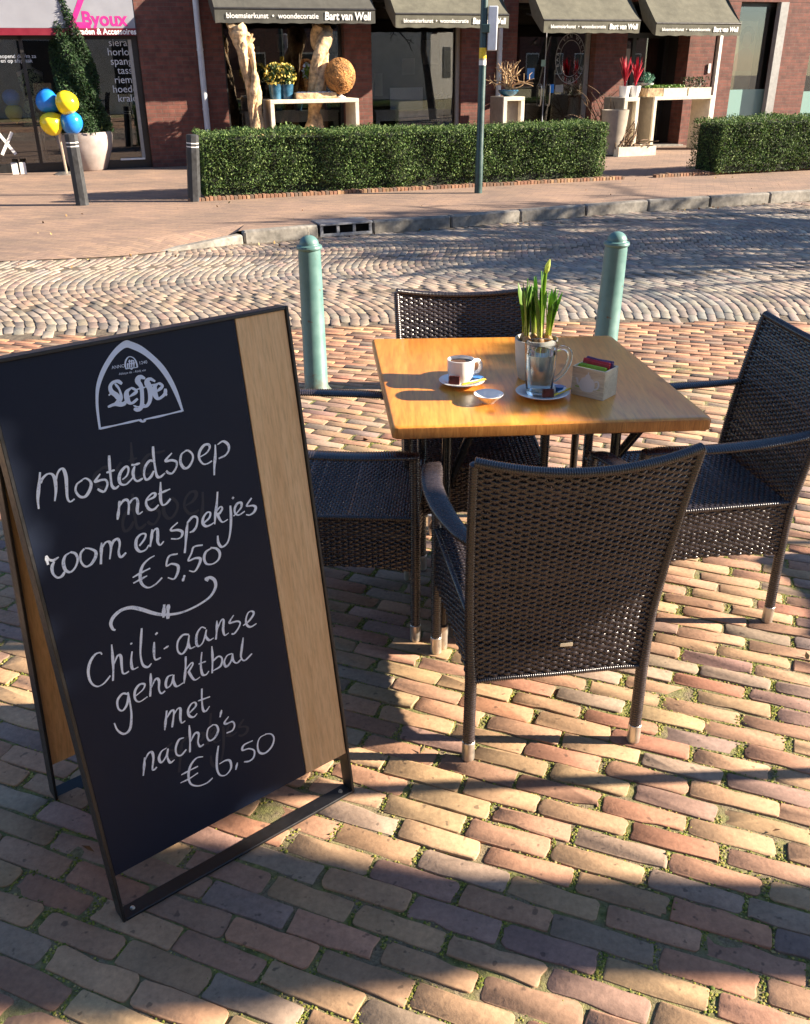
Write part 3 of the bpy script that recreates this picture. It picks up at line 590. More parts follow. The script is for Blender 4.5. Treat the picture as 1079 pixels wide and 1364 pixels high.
def text(s, size, frame_fn, mat, name, parent, at, align='CENTER', bold=0., sx=1., shear=0.):
    cu = bpy.data.curves.new('t', 'FONT'); cu.body = s; cu.size = size; cu.align_x = align; cu.align_y = 'CENTER'; cu.offset = bold; cu.shear = shear; cu.resolution_u = 3
    ob = bpy.data.objects.new('t', cu); sc.collection.objects.link(ob); dg = bpy.context.evaluated_depsgraph_get(); dg.update()
    me = ob.evaluated_get(dg).to_mesh(); V = [frame_fn(v.co.x*sx, v.co.y) for v in me.vertices]; Fc = [list(p.vertices) for p in me.polygons]; ob.to_mesh_clear(); bpy.data.objects.remove(ob)
    return MB().add(V, Fc).build(name, mat, parent, at, smooth=False)
def bframe(px, py):
    o = BP(px, py, ZB); tx = BP(px+50, py-7.7, ZB)-o; tx -= bn*(tx@bn); tx /= np.linalg.norm(tx); ty = np.cross(bn, tx)
    return lambda x, y: o+tx*x+ty*y+bn*.0003
for s_, px, py, sz in (('ANNO', 157.5, 488.5, .0085), ('1240', 190.5, 483, .0085), ('Abbaye de - Abdij van', 176.5, 495.5, .006)): text(s_, sz, bframe(px, py), M['ink'], 'lettering', front, fL)

# ================================================================== WICKER ARMCHAIR
def weave(mb, S, nu, nv, hw, th, amp, sub=4, seed=0):
    k = np.arange(nu*sub+1); u = k/(nu*sub); v = (np.arange(nv)+.5)/nv; U, V = np.meshgrid(u, v, indexing='ij'); e = 1e-3
    P = S(U, V); Du = S(np.clip(U+e, 0, 1), V)-S(np.clip(U-e, 0, 1), V); Dv = S(U, np.clip(V+e, 0, 1))-S(U, np.clip(V-e, 0, 1))
    Nn = np.cross(Du, Dv); Nn /= np.linalg.norm(Nn, axis=-1)[..., None]; Dv /= np.linalg.norm(Dv, axis=-1)[..., None]
    o = amp*np.sin(np.pi*(k/sub))[:, None]*((-1.)**np.arange(nv))[None]*(1+.25*rng.normal(0, 1, (1, nv)))
    P = P+Nn*o[..., None]+Dv*(rng.normal(0, hw*.10, (len(k), nv)))[..., None]
    cs = [(-hw, 0), (-hw*.5, th), (hw*.5, th), (hw, 0), (hw*.5, -th), (-hw*.5, -th)]
    C = np.stack([P+Dv*a+Nn*b for a, b in cs], 2)      # (nk, nv, 6, 3)
    nk = len(k); q = 6; idx = (np.arange(nk)[:, None, None]*nv+np.arange(nv)[None, :, None])*q+np.arange(q)[None, None]
    i0, i1 = idx[:-1], idx[1:]; Fc = np.stack([i0, np.roll(i0, -1, 2), np.roll(i1, -1, 2), i1], -1).reshape(-1, 4)
    mb.add(C.reshape(-1, 3), Fc)
    us = (np.arange(nu)+.5)/nu; vv = np.linspace(0, 1, 14); U, V = np.meshgrid(us, vv, indexing='ij'); P = S(U, V)
    Du = S(U+e, V)-S(U-e, V); Du /= np.linalg.norm(Du, axis=-1)[..., None]; Dv = S(U, np.clip(V+e, 0, 1))-S(U, np.clip(V-e, 0, 1)); Nn = np.cross(Du, Dv); Nn /= np.linalg.norm(Nn, axis=-1)[..., None]
    C = np.stack([P+Du*.0048, P+Nn*.0012, P-Du*.0048, P-Nn*.0012], 2); idx = (np.arange(nu)[:, None, None]*14+np.arange(14)[None, :, None])*4+np.arange(4)[None, None]
    i0, i1 = idx[:, :-1], idx[:, 1:]; mb.add(C.reshape(-1, 3), np.stack([i0, np.roll(i0, -1, 2), np.roll(i1, -1, 2), i1], -1).reshape(-1, 4))
def wrapped(mb, P, r, sx=None, pitch=.0075, n=10, upv=None, groove=.0026):
    P = np.asarray(P, float); d = np.concatenate([[0], np.cumsum(np.linalg.norm(np.diff(P, axis=0), axis=1))]); m = max(4, int(d[-1]/pitch)*3+1); s = np.linspace(0, d[-1], m)
    Q = np.stack([np.interp(s, d, P[:, k]) for k in range(3)], 1); g = np.array([0, groove, groove*.9])[np.arange(m) % 3]-groove
    rr = np.interp(s, d, np.broadcast_to(r, (len(P),)))+g; ss = None if sx is None else np.interp(s, d, np.broadcast_to(sx, (len(P),)))+g
    mb.tube(Q, rr, n, True, ss, upv=upv)
YB, FX, ZB0, ZS, ZT, ZA = .245, .2275, .247, .43, .893, .652
def back_y(z): z = np.maximum(z-ZS+.02, 0); return -YB-.12*z-.17*z*z
def back_w(z): return .452+(z-ZB0)/(ZT-ZB0)*.056
def Sback(u, v):
    x = 2*u-1; ztop = ZT-.026*(1-x*x); zb = ZB0+.012*(1-x**4); z = zb+(ztop-zb)*v; return np.stack([x*back_w(z)/2, back_y(z)-(.012+.030*v)*(1-x*x), z], -1)
def make_chair(label, loc, rz, group):
    t = thing('wicker_armchair', label, 'armchair', loc, rz, group); RT_ = M['rattan']
    m = MB(); weave(m, Sback, 27, 78, .0056, .0019, .0025, 4); b = m.build('backrest', RT_, t, sharp=0)
    m = MB(); vv = np.linspace(0, 1, 40); u1 = np.linspace(0, 1, 40)
    wrapped(m, Sback(u1, np.ones(40)), .012, .014, .0055); m.build('edge_binding', RT_, b, sharp=0); m = MB(); wrapped(m, Sback(u1, np.zeros(40)), .008, .010, .0055); m.build('edge_binding', RT_, b, sharp=0)
    def Sseat(u, v): x = 2*u-1; return np.stack([x*.222, -.235+v*.475, ZS+.004-.010*(1-x*x)*(1-(2*v-1)**2)], -1)
    m = MB(); weave(m, Sseat, 28, 52, .0053, .0018, .0022, 3); m.build('seat', RT_, t, sharp=0)
    for sg in (-1, 1):
        m = MB(); weave(m, lambda u, v: np.stack([sg*(FX+.004)+0*u, (-YB+.01+u*(2*YB-.02))*sg, ZB0+.02*np.sin(np.pi*u)**.5+(ZS-ZB0-.02*np.sin(np.pi*u)**.5)*v], -1), 26, 22, .0052, .0019, .0026, 4)
        wrapped(m, [(sg*(FX+.004), -YB, ZS+.003), (sg*(FX+.004), YB, ZS+.003)], .009, .009); m.build('side_apron', RT_, t, sharp=0)
    m = MB(); weave(m, lambda u, v: np.stack([(1-2*u)*(FX-.01), YB+.004+0*u, ZB0+.02*np.sin(np.pi*u)**.5+(ZS-ZB0-.02*np.sin(np.pi*u)**.5)*v], -1), 24, 22, .0052, .0019, .0026, 4)
    wrapped(m, [(-FX, YB+.004, ZS+.003), (FX, YB+.004, ZS+.003)], .009, .009); m.build('front_apron', RT_, t, sharp=0)
    for sg in (-1, 1):
        P = spline([(sg*.242, float(back_y(ZA+.015))-.002, ZA+.015), (sg*.258, -.20, ZA+.006), (sg*.272, -.06, ZA), (sg*.270, .09, ZA-.004), (sg*.250, .205, ZA-.008), (sg*.236, .243, ZA-.016)], 8)
        m = MB(); wid = np.interp(np.linspace(0, 1, len(P)), [0, .12, .4, .85, 1], [.015, .022, .030, .029, .021]); wrapped(m, P, np.full(len(P), .0105), wid, .0075, 12, upv=(0, 0, 1.)); m.build('armrest', RT_, t, sharp=0)
    for sg in (-1, 1):
        for fr in (0, 1):
            m = MB()
            if fr: wrapped(m, [(sg*FX, YB, .055), (sg*FX, YB, .62), (sg*(FX+.006), YB-.001, ZA-.012)], .0165)
            else:
                zz = np.linspace(ZB0, ZT-.004, 16); P = [(sg*FX, -YB, .055)]+[(sg*back_w(z)/2, float(back_y(z)), z) for z in zz]; wrapped(m, P, np.interp(np.arange(len(P)), [0, 1, 3, len(P)-1], [.0165, .016, .0135, .0115]))
            l = m.build('leg', RT_, t, sharp=0); yy = YB if fr else -YB
            MB().lathe([(.0005, 0), (.015, 0), (.0172, .003), (.0172, .058), (.0155, .06), (.0005, .06)], (sg*FX, yy, 0), 16).build('foot_cap', M['alu'], l)
    tg = MB(); c = Sback(np.array(.52), np.array(.15)); tg.box(c+np.array([0, -.0055, 0]), (.032, .002, .010), bev=.0006); tg.build('maker_tag', M['plywood'], b)
    return t
GC = 'wicker armchairs around the café table'
chair = make_chair('brown wicker armchair nearest the viewer, seen from behind at the table', (.352, 2.150, 0), R(8.0), GC)
def chair_copy(label, loc, rz, group=GC):
    c = dup(chair); c.location = loc; c.rotation_euler = (0, 0, R(rz)); c['label'] = label; c['group'] = group; return c
chair_copy('brown wicker armchair half hidden behind the chalkboard, left of the table', (-.200, 2.673, 0), -93.7)
chair_copy('brown wicker armchair right of the table, its tall back turned to the right edge', (.905, 2.705, 0), 99.)
chair_copy('brown wicker armchair on the far side of the table, facing the viewer', (.235, 3.06, 0), 181.)

# ================================================================== TABLE AND WHAT STANDS ON IT
ZT_ = .755
tc = [np.array(p) for p in ((-.034, 2.348), (.864, 2.396), (.758, 3.268), (-.116, 3.252))]
tb = thing('cafe_table', 'square orange varnished wooden table on black steel legs amid the wicker chairs', 'table', (.365, 2.82, 0))
def tpt(a, b): return (tc[0]*(1-a)+tc[1]*a)*(1-b)+(tc[3]*(1-a)+tc[2]*a)*b
m = MB(); rings = []
def tring(ins, z, k=4):
    out = []; cen_ = sum(tc)/4
    for i in range(4):
        p, a, b = tc[i], tc[i-1], tc[(i+1) % 4]; da = (a-p)/np.linalg.norm(a-p); db = (b-p)/np.linalg.norm(b-p); q = p+(da+db)*ins; r_ = .018
        for t_ in np.linspace(0, 1, k): out.append([*(q+da*r_*(1-t_)**2+db*r_*t_**2), z])
    return out
for ins, z in ((.010, ZT_), (.004, ZT_-.0015), (.001, ZT_-.005)): rings.append(tring(ins, z))
n_ = 16; m.add(np.array(rings).reshape(-1, 3), [list(range(n_))]+[[r_*n_+j, (r_+1)*n_+j, (r_+1)*n_+(j+1) % n_, r_*n_+(j+1) % n_] for r_ in range(2) for j in range(n_)])
top = m.build('tabletop', M['tabletop'], tb, (.365, 2.82, 0))
rings = [tring(.001, ZT_-.005), tring(0, ZT_-.008), tring(.001, ZT_-.035), tring(.006, ZT_-.039)]; m = MB()
m.add(np.array(rings).reshape(-1, 3), [[r_*n_+j, (r_+1)*n_+j, (r_+1)*n_+(j+1) % n_, r_*n_+(j+1) % n_] for r_ in range(3) for j in range(n_)]+[[3*n_+j for j in range(n_)][::-1]])
m.build('edge_band', M['edge'], top, (.365, 2.82, 0))
for x in (.125, .615):
    for (a, b) in (((x, 2.47, .715), (x-.012, 2.385, .03)), ((x+.075, 2.46, .715), (x-.02, 3.16, .03)), ((x+.02, 3.16, .715), (x+.03, 3.20, .03))):
        l = MB().tube(np.linspace(a, b, 5), .0145, 12).build('leg', M['blackgloss'], tb, (.365, 2.82, 0)); b = np.array(b)
        MB().tube([b+[0, 0, .055], b+[0, 0, .03], b+[0, 0, -.028]], [.0175, .0175, .016], 12).build('foot_cap', M['alu'], l, (.365, 2.82, 0))
m = MB(); m.box((.38, 2.46, .703), (.60, .04, .02), bev=.003); m.box((.38, 3.16, .703), (.60, .04, .02), bev=.003); m.box((.37, 2.81, .7), (.04, .66, .022), bev=.003); m.build('underframe', M['black'], tb, (.365, 2.82, 0))

def on_table(name, label, cat, xy, rz=0., z=ZT_, group=None): return thing(name, label, cat, (xy[0], xy[1], z), rz, group)
# flower pot with daffodil shoots
PX, PY = .413, 2.775
p = on_table('flower_pot', 'grey stoneware pot of sprouting daffodil bulbs in the middle of the table', 'potted plant', (PX, PY))
MB().lathe([(.001, .0015), (.050, .0015), (.052, .006), (.062, .06), (.0665, .125), (.0665, .128), (.0635, .128), (.060, .112), (.001, .112)], n=40).build('pot', M['pot'], p)
MB().grid(lambda u, v: np.stack([.0595*u*np.cos(v*6.2832), .0595*u*np.sin(v*6.2832), .113+.007*noise2(u*np.cos(v*6.2832)*6+9, u*np.sin(v*6.2832)*6+9, 4, 2)+.004*(1-u)], -1), 10, 40).build('soil', M['soil'], p)
bul = [(-.032, -.018), (.004, -.034), (.034, -.016), (-.008, .008), (.038, .022), (-.034, .022), (.012, -.008)]
hts = [.17, .20, .14, .185, .13, .165, .15]
for bi, ((x, y), h_) in enumerate(zip(bul, hts)):
    pb = MB().lathe([(.0005, .105), (.012, .108), (.0165, .118), (.014, .130), (.007, .141), (.004, .146)], (x, y, 0), 12).build('bulb', M['bulb'], p)
    m = MB()
    for q in range(7):
        a = rng.uniform(0, 6.28); le = h_*rng.uniform(.72, 1.08); dx, dy = rng.normal(0, .011, 2)+np.array([x, y])*.22; st = np.linspace(0, 1, 12)
        w_ = .0072*np.minimum(1, (1-st)*5+.12)*rng.uniform(.8, 1.15); C = np.stack([x+.004*math.cos(a)+dx*st**1.6, y+.004*math.sin(a)+dy*st**1.6, .135+le*st], -1); S = np.array([math.cos(a+1.57), math.sin(a+1.57), 0]); Dn = np.array([math.cos(a), math.sin(a), 0])
        V = np.stack([C-S*w_[:, None], C+Dn*.0016, C+S*w_[:, None], C-Dn*.0008], 1); i = (np.arange(11)[:, None]*4+np.arange(4)[None]); Fc = np.stack([i, (i//4)*4+(i+1) % 4, (i//4)*4+(i+1) % 4+4, i+4], -1).reshape(-1, 4)
        g0 = np.array(lin(236, 234, 150)); g1 = np.array(lin(160, 192, 76)); g2 = np.array(lin(116, 166, 84)); k_ = st[:, None]; col = np.where(k_ < .35, g0+(g1-g0)*k_/.35, g1+(g2-g1)*(k_-.35)/.65)
        m.add(V.reshape(-1, 3), Fc, np.repeat(col, 4, 0))
    m.build('shoots', M['leaf_daff'], p)
m = MB(); m.tube(spline([(.004, -.034, .14), (.010, -.038, .27), (.012, -.040, .335)], 6), [.0034]*13, 8, col=lin(134, 168, 60)); m.tube(spline([(.012, -.040, .335), (.014, -.041, .35), (.020, -.043, .375)], 6), np.interp(np.linspace(0, 1, 13), [0, .3, .7, 1], [.0036, .0085, .0075, .002]), 10, col=lin(196, 206, 120))
m.build('flower_bud', M['leaf_daff'], p)
# cups, saucers and small things
def saucer(label, xy):
    s_ = on_table('saucer', label, 'saucer', xy, group=None)
    MB().lathe([(.0005, .003), (.026, .003), (.028, .0005), (.032, .0005), (.033, .004), (.052, .0095), (.0705, .0155), (.0715, .0170), (.0700, .0175), (.052, .0125), (.036, .008), (.033, .0065), (.0005, .0065)], n=48).build('dish', M['china'], s_); return s_
SA, SB = (.180, 2.712), (.413, 2.594)
saucer('white saucer under the coffee cup', SA); saucer('white saucer under the glass mug of water', SB).scale = (1.12, 1.12, 1.05)
c = on_table('coffee_cup', 'white china cup of black coffee on its saucer', 'cup', (SA[0]-.004, SA[1]+.004), R(15), ZT_+.0072); c.scale = (1.16,)*3
MB().lathe([(.0005, .001), (.021, .001), (.023, 0), (.0245, .003), (.0325, .018), (.0355, .034), (.0362, .062), (.0362, .0635), (.0345, .064), (.0330, .060), (.0325, .036), (.028, .014), (.0005, .010)], n=40).build('body', M['china'], c)
MB().lathe([(.0005, .0555), (.0326, .0555)], n=32).build('coffee', M['cup_inside'], c)
MB().tube(spline([(.034, 0, .054), (.047, 0, .056), (.0555, 0, .044), (.052, 0, .028), (.034, 0, .020)], 8), .0042, 10, upv=(0, 1., 0), sx=np.full(33, .0055)).build('handle', M['china'], c)
g = on_table('glass_mug', 'tall clear glass mug of hot water on a saucer', 'glass mug', (SB[0]-.010, SB[1]+.006), R(14), ZT_+.0075); g.scale = (1.42, 1.42, 1.2)
MB().lathe([(.0005, .0), (.024, 0), (.0265, .003), (.0285, .02), (.0315, .07), (.0335, .128), (.0333, .1295), (.0318, .128), (.0298, .07), (.0268, .02), (.023, .010), (.0005, .009)], n=40).build('body', M['glass'], g)
MB().lathe([(.0005, .0095), (.0228, .0105), (.0265, .02), (.0295, .07), (.0310, .103), (.0005, .103)], n=40).build('water', M['water'], g)
MB().tube(spline([(.032, 0, .108), (.050, 0, .112), (.064, 0, .098), (.063, 0, .072), (.050, 0, .046), (.031, 0, .030)], 8), .0046, 10, upv=(0, 1., 0), sx=np.full(41, .006)).build('handle', M['glass'], g)
def choc(label, xy, rz, tilt): 
    o = MB().box((0, 0, 0), (.030, .0085, .026), bev=.0018).build('wrapped_chocolate', M['choc']); o.location = (xy[0], xy[1], ZT_+.0275); o.rotation_euler = (R(tilt), 0, R(rz)); tag(o, label, 'chocolate'); 
    for sx_ in (-1, 1): MB().box((sx_*.0155, 0, 0), (.003, .0100, .0245), bev=.001).build('fold', M['choc'], o)
choc('brown foil wrapped chocolate leaning on the coffee cup', (SA[0]-.026, SA[1]-.040), -12, -20); choc('brown foil wrapped chocolate leaning on the glass mug', (SB[0]+.008, SB[1]-.052), 4, -20)
def stick(label, xy, rz, z):
    o = MB().tube([(-.042, 0, 0), (-.038, 0, 0), (.038, 0, 0), (.042, 0, 0)], [.001, .0035, .0035, .001], 8, sx=[.0045]*4).build('sugar_stick', M['yellow']); o.location = (xy[0], xy[1], z); o.rotation_euler = (0, R(-4), R(rz)); tag(o, label, 'sugar stick')
    MB().box((0, 0, .0034), (.03, .007, .0006)).build('label_band', M['china'], o)
stick('yellow paper sugar stick on the coffee saucer', (SA[0]+.034, SA[1]-.036), 24, ZT_+.0205); stick('yellow paper sugar stick on the saucer of the glass mug', (SB[0]+.052, SB[1]-.022), 40, ZT_+.0205)
def tub(label, xy):
    o = thing('cream_tub', label, 'cream tub', (xy[0], xy[1], ZT_+.0105), 0)
    MB().lathe([(.0005, 0), (.010, 0), (.0125, .014), (.0150, .0155), (.0150, .0165), (.0005, .0168)], n=20).build('tub', M['bluecup'], o); MB().box((.016, 0, .016), (.006, .006, .0006)).build('pull_tab', M['bluecup'], o)
tub('small blue cream tub beside the coffee cup', (SA[0]+.047, SA[1]-.004)); tub('small blue cream tub beside the glass mug', (SB[0]+.052, SB[1]+.014))
m = MB().lathe([(.0005, .0035), (.012, .0035), (.0145, 0), (.0165, 0), (.018, .004), (.034, .0175), (.0390, .0235), (.0385, .0250), (.0365, .0245), (.031, .019), (.017, .008), (.0005, .007)], n=9*4)
o = m.build('small_dish', M['china']); o.scale = (1.12, 1.12, 1.1); o.location = (.248, 2.545, ZT_); tag(o, 'small empty white tea bag dish in front of the cups', 'dish')
# tea box
bx = [np.array(G(*q, ZT_)) for q in ((760, 524.5), (803, 534.5), (822, 525.7))]; ex = bx[1]-bx[0]; ey = bx[2]-bx[1]; ey -= ex*(ex@ey)/(ex@ex)
bw, bdp = np.linalg.norm(ex), min(np.linalg.norm(ey), .17); brz = math.atan2(ex[1], ex[0]); tbx = thing('tea_box', 'open pale wooden box of tea sachets with a painted teapot', 'tea box', (bx[0]+ex/2)+ey/np.linalg.norm(ey)*bdp/2, brz)
bh, th_ = .088, .005; m = MB(); m.box((0, -bdp/2+th_/2, bh/2), (bw, th_, bh), bev=.0008); m.box((0, bdp/2-th_/2, bh/2), (bw, th_, bh), bev=.0008)
for sg in (-1, 1): m.box((sg*(bw/2-th_/2), 0, bh/2), (th_, bdp-2*th_-.0004, bh-.0003), bev=.0008)
m.box((0, 0, .004), (bw-2*th_-.0004, bdp-2*th_-.0004, .005)); m.build('box', M['plywood'], tbx)
m = MB(); yq = -bdp/2-.0006
prof = spline([(-.020, .020), (-.0235, .032), (-.018, .047), (-.008, .054), (.006, .054), (.016, .047), (.0195, .034), (.016, .020), (.008, .014), (-.012, .014)], 5, True); m.add([(x, yq, z) for x, z in prof], [list(range(len(prof)))])
m.add([(x, yq-.0002, z) for x, z in spline([(-.008, .0545), (-.005, .061), (-.0015, .063), (-.001, .068), (.002, .068), (.002, .063), (.005, .061), (.008, .0545)], 3)], [list(range(22))])
prof_s = 1.25; sp_ = spline([(-.019, .030), (-.026, .033), (-.029, .044), (-.033, .047)], 5); hd = spline([(.017, .044), (.026, .048), (.030, .040), (.027, .029), (.018, .024)], 5)
for L_, wq in ((sp_, .003), (hd, .0022)):
    T_ = np.gradient(L_, axis=0); T_ /= np.linalg.norm(T_, axis=1)[:, None]; Nq = np.stack([-T_[:, 1], T_[:, 0]], 1)*wq; V = []
    for a, b in zip(L_+Nq, L_-Nq): V += [(a[0], yq-.0003, a[1]), (b[0], yq-.0003, b[1])]
    m.add(V, [[2*i, 2*i+1, 2*i+3, 2*i+2] for i in range(len(L_)-1)])
m.v = [v*np.array([1.22, 1, 1.1])+np.array([0, 0, .002]) for v in m.v]; m.build('painted_teapot', M['text_white'], tbx, smooth=False)
sach = [('green', 'teagreen', -.055, .004, .004), ('yellow green', 'teagreen', -.045, -.003, -.004), ('lime', 'teagreen', -.035, .002, .002), ('red', 'teared', -.020, .006, .006), ('red', 'teared', -.010, .004, .009), ('dark red', 'teared', .000, .003, .007), ('purple', 'teapurple', .012, .006, .010), ('purple', 'teapurple', .024, .003, .008), ('violet', 'teapurple', .036, .004, .007)]
for nm, mt, y, dx, dz in sach:
    o = MB().box((0, 0, 0), (bw-.020, .006, .070), bev=.0018).build('tea_sachet', M[mt]); P_ = Matrix.Translation(tbx.location)@Matrix.Rotation(brz, 4, 'Z')@Matrix.Translation((dx-.003, y*min(1, bdp/.15), (.056 if mt == 'teagreen' else .061)+dz))@Matrix.Rotation(R(-14), 4, 'X')@Matrix.Rotation(rng.normal(0, .05), 4, 'Y')
    o.matrix_world = P_; tag(o, {'teagreen': 'green tea sachet at the front of the wooden tea box', 'teared': 'red tea sachet standing mid-row in the tea box', 'teapurple': 'purple tea sachet at the back of the tea box'}[mt], 'tea sachet', {'teagreen': 'green tea sachets', 'teared': 'red tea sachets', 'teapurple': 'purple tea sachets'}[mt])

# ================================================================== STREET FURNITURE
def bollard(label, loc, lean, h=.85):
    o = thing('bollard', label, 'bollard', loc, 0, 'sea green bollards along the road'); o.rotation_euler = (R(lean[0]), R(lean[1]), 0); z0 = h-.075
    MB().lathe([(.085, -.02), (.085, .005), (.078, .012), (.066, .03), (.060, z0-.02), (.058, z0), (.066, z0+.004), (.069, z0+.012), (.066, z0+.022), (.056, z0+.026), (.054, z0+.030)], n=32).build('shaft', M['bollard'], o)
    MB().lathe([(.052, z0+.028)]+[(.052*math.cos(a), z0+.030+.045*math.sin(a)) for a in np.linspace(0.05, 1.5, 8)]+[(.0005, z0+.0755)], n=32).build('cap', M['bollard'], o); return o
b1 = bollard('sea green bollard beside the chalkboard, a thin spike on its cap', (-.492, 4.92, 0), (0, 0))
MB().tube([(0, 0, .84), (.001, 0, .885)], [.004, .002], 6).build('spike', M['alu'], b1)
b2 = bollard('sea green bollard behind the right rear corner of the table', (1.115, 4.95, 0), (0, 1.3))
def post(label, px, py, pxt, pyt):
    b = G(px, py); hh = np.linalg.norm(YP(pxt, pyt, b[1])-b); t_ = YP(pxt, pyt, b[1]); o = thing('post', label, 'post', b, 0, 'black posts on the far pavement'); L_ = t_-b; o.rotation_euler = (0, math.atan2(L_[0], L_[2]), 0)
    m = MB(); r_ = .085; pr = [(r_*math.cos(a)*1.0, r_*math.sin(a)) for a in np.arange(8)*math.pi/4+math.pi/8]
    m.lathe([(.088, -.02), (.086, hh-.16), (.078, hh-.155), (.078, hh-.145), (.086, hh-.14), (.086, hh-.115), (.078, hh-.11), (.078, hh-.10), (.086, hh-.095), (.084, hh-.01), (.07, hh), (.0005, hh+.002)], n=8); m.build('shaft', M['post'], o, smooth=False)
    for z_ in (hh-.15, hh-.105): MB().lathe([(.0795, z_-.010), (.0815, z_-.009), (.0815, z_+.009), (.0795, z_+.010)], n=8).build('reflective_band', M['white'], o, smooth=False)
post('black pavement post with white bands in front of the balloons', 110, 273, 94, 178); post('black pavement post with white bands at the end of the hedge', 259, 268, 256, 179)
# storm drain in the kerb
ka, kb = np.array([-.95, kerb_y(-.95), 0]), np.array([-.35, kerb_y(-.35), 0]); kd = kb-ka; kl = np.linalg.norm(kd); kd /= kl; kn = np.array([-kd[1], kd[0], 0]); kc = (ka+kb)/2
sd = thing('storm_drain', 'grey iron kerb inlet with three dark openings', 'drain', kc); KX = np.array([[kd[0], -kd[1], 0], [kd[1], kd[0], 0], [0, 0, 1.]])
m = MB(); m.box(kc+kn*.16+[0, 0, .002], (kl-.01, .36, .024), KX, bev=.004); m.box(kc+kn*.012+[0, 0, -.118], (kl-.01, .03, .035), KX, bev=.003)
for q in (-.5, -1/6, 1/6, .5): m.box(kc+kd*q*(kl-.05)+kn*.012+[0, 0, -.055], (.035, .03, .09), KX, bev=.003)
m.build('grate', M['steel'], sd, kc); MB().box(kc+kn*.20+[0, 0, -.09], (kl-.02, .20, .15), KX).build('shaft', M['dark'], sd, kc)
# sign post
pb = G(637, 257); sp = thing('street_pole', 'dark green street pole with a grey sign box and small stickers', 'pole', pb); pt = YP(645, 15, pb[1]); L_ = pt-pb; sp.rotation_euler = (0, math.atan2(L_[0], L_[2])*1.0, 0)
MB().lathe([(.055, -.02), (.055, .5), (.05, .52), (.045, 4.2), (.0005, 4.22)], n=20).build('pole', M['polegreen'], sp)
zb_ = YP(650, 38, pb[1])[2]; m = MB(); m.box((.115, -.02, zb_), (.12, .10, .52), bev=.01); m.build('sign_box', M['pipe'], sp); MB().box((.02, -.02, zb_), (.11, .12, .10), bev=.005).build('bracket', M['polegreen'], sp)
for z_, c_, h_ in ((YP(642, 72, pb[1])[2], 'yellow', .15), (YP(641, 83, pb[1])[2], 'white', .09), (YP(641, 128, pb[1])[2], 'white', .10)): MB().lathe([(.0485, z_-h_/2), (.0485, z_+h_/2)], n=20).build('sticker', M[c_], sp)

def hedge(name, label, a, b, depth, h0, h1, n):
    a, b = np.array(a, float), np.array(b, float); d = b-a; L_ = np.linalg.norm(d); d /= L_; nn = np.array([-d[1], d[0], 0]); o = thing(name, label, 'hedge', (a+b)/2, 0, 'clipped box hedges before the flower shop'); at = (a+b)/2
    def hh(s): return h0+(h1-h0)*s/L_+.045*noise2(s*2.2, s*0+3., 3, 2)
    s = rng.uniform(-.04, L_+.04, n); which = rng.random(n); y = np.where(which < .55, 0, np.where(which < .85, rng.uniform(0, depth, n), depth)); z = np.where((which >= .55) & (which < .85), hh(s), rng.uniform(.03, 1, n)*hh(s))
    side = rng.random(n) < .10; s = np.where(side, rng.choice([0, L_], n), s); y = np.where(side, rng.uniform(0, depth, n), y); z = np.where(side, rng.uniform(.04, 1, n)*hh(s), z)
    bulge = .085*noise2(s*3.2, z*3.2+y*2, 8, 3)+rng.normal(0, .034, n)-.02; y = y-np.where(y < depth/2, 1, -1)*np.where(which < .55, bulge, np.where(which > .85, bulge, 0)); z = np.maximum(z+np.where((which >= .55) & (which < .85), bulge*.6, 0), .02)
    y = np.where((z < .14) & (which < .55), y+.05, y)
    P = a+d*s[:, None]+nn*y[:, None]; P[:, 2] = z
    m = MB(); leaves(m, P, .0155, gcol(n, [(56, 84, 34), (72, 102, 42), (94, 120, 56), (46, 72, 30), (114, 134, 76)], .22)); m.build('foliage', M['hedge'], o, at, smooth=False)
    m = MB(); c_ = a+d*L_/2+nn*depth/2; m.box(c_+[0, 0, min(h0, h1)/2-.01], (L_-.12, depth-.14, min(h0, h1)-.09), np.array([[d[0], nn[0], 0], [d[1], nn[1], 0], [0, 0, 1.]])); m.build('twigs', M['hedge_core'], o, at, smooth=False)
    return nn
hA, hB = G(277, 266), G(803, 239)
nh = hedge('hedge', 'long clipped green hedge running behind the street pole', hA, hB, .75, .83, .80, 62000)
hC = G(957, 234); hD = hC+(hB-hA)*.75; hedge('hedge', 'clipped green hedge at the right edge, beyond the gap', hC, hD, .8, .80, .84, 42000)
# soldier course edging in front of the hedges
ed = (hB-hA)/np.linalg.norm(hB-hA); m = MB(); en = np.array([-ed[1], ed[0], 0]); EX = np.array([[ed[0], en[0], 0], [ed[1], en[1], 0], [0, 0, 1.]])
cols = []
for k in range(0, 230):
    s = -.25+k*.056
    if s > 6.45 and s < 7.0: continue
    m.box(hA+ed*s-en*.09+[0, 0, .012+rng.normal(0, .004)], (.047, .10, .07), EX@Matrix.Rotation(rng.normal(0, .04), 3, 'Z'), col=pal(1, P2*.8, W2)[0], bev=.004)
tag(m.build('edging', M['sett'], sharp=40), kind='structure')

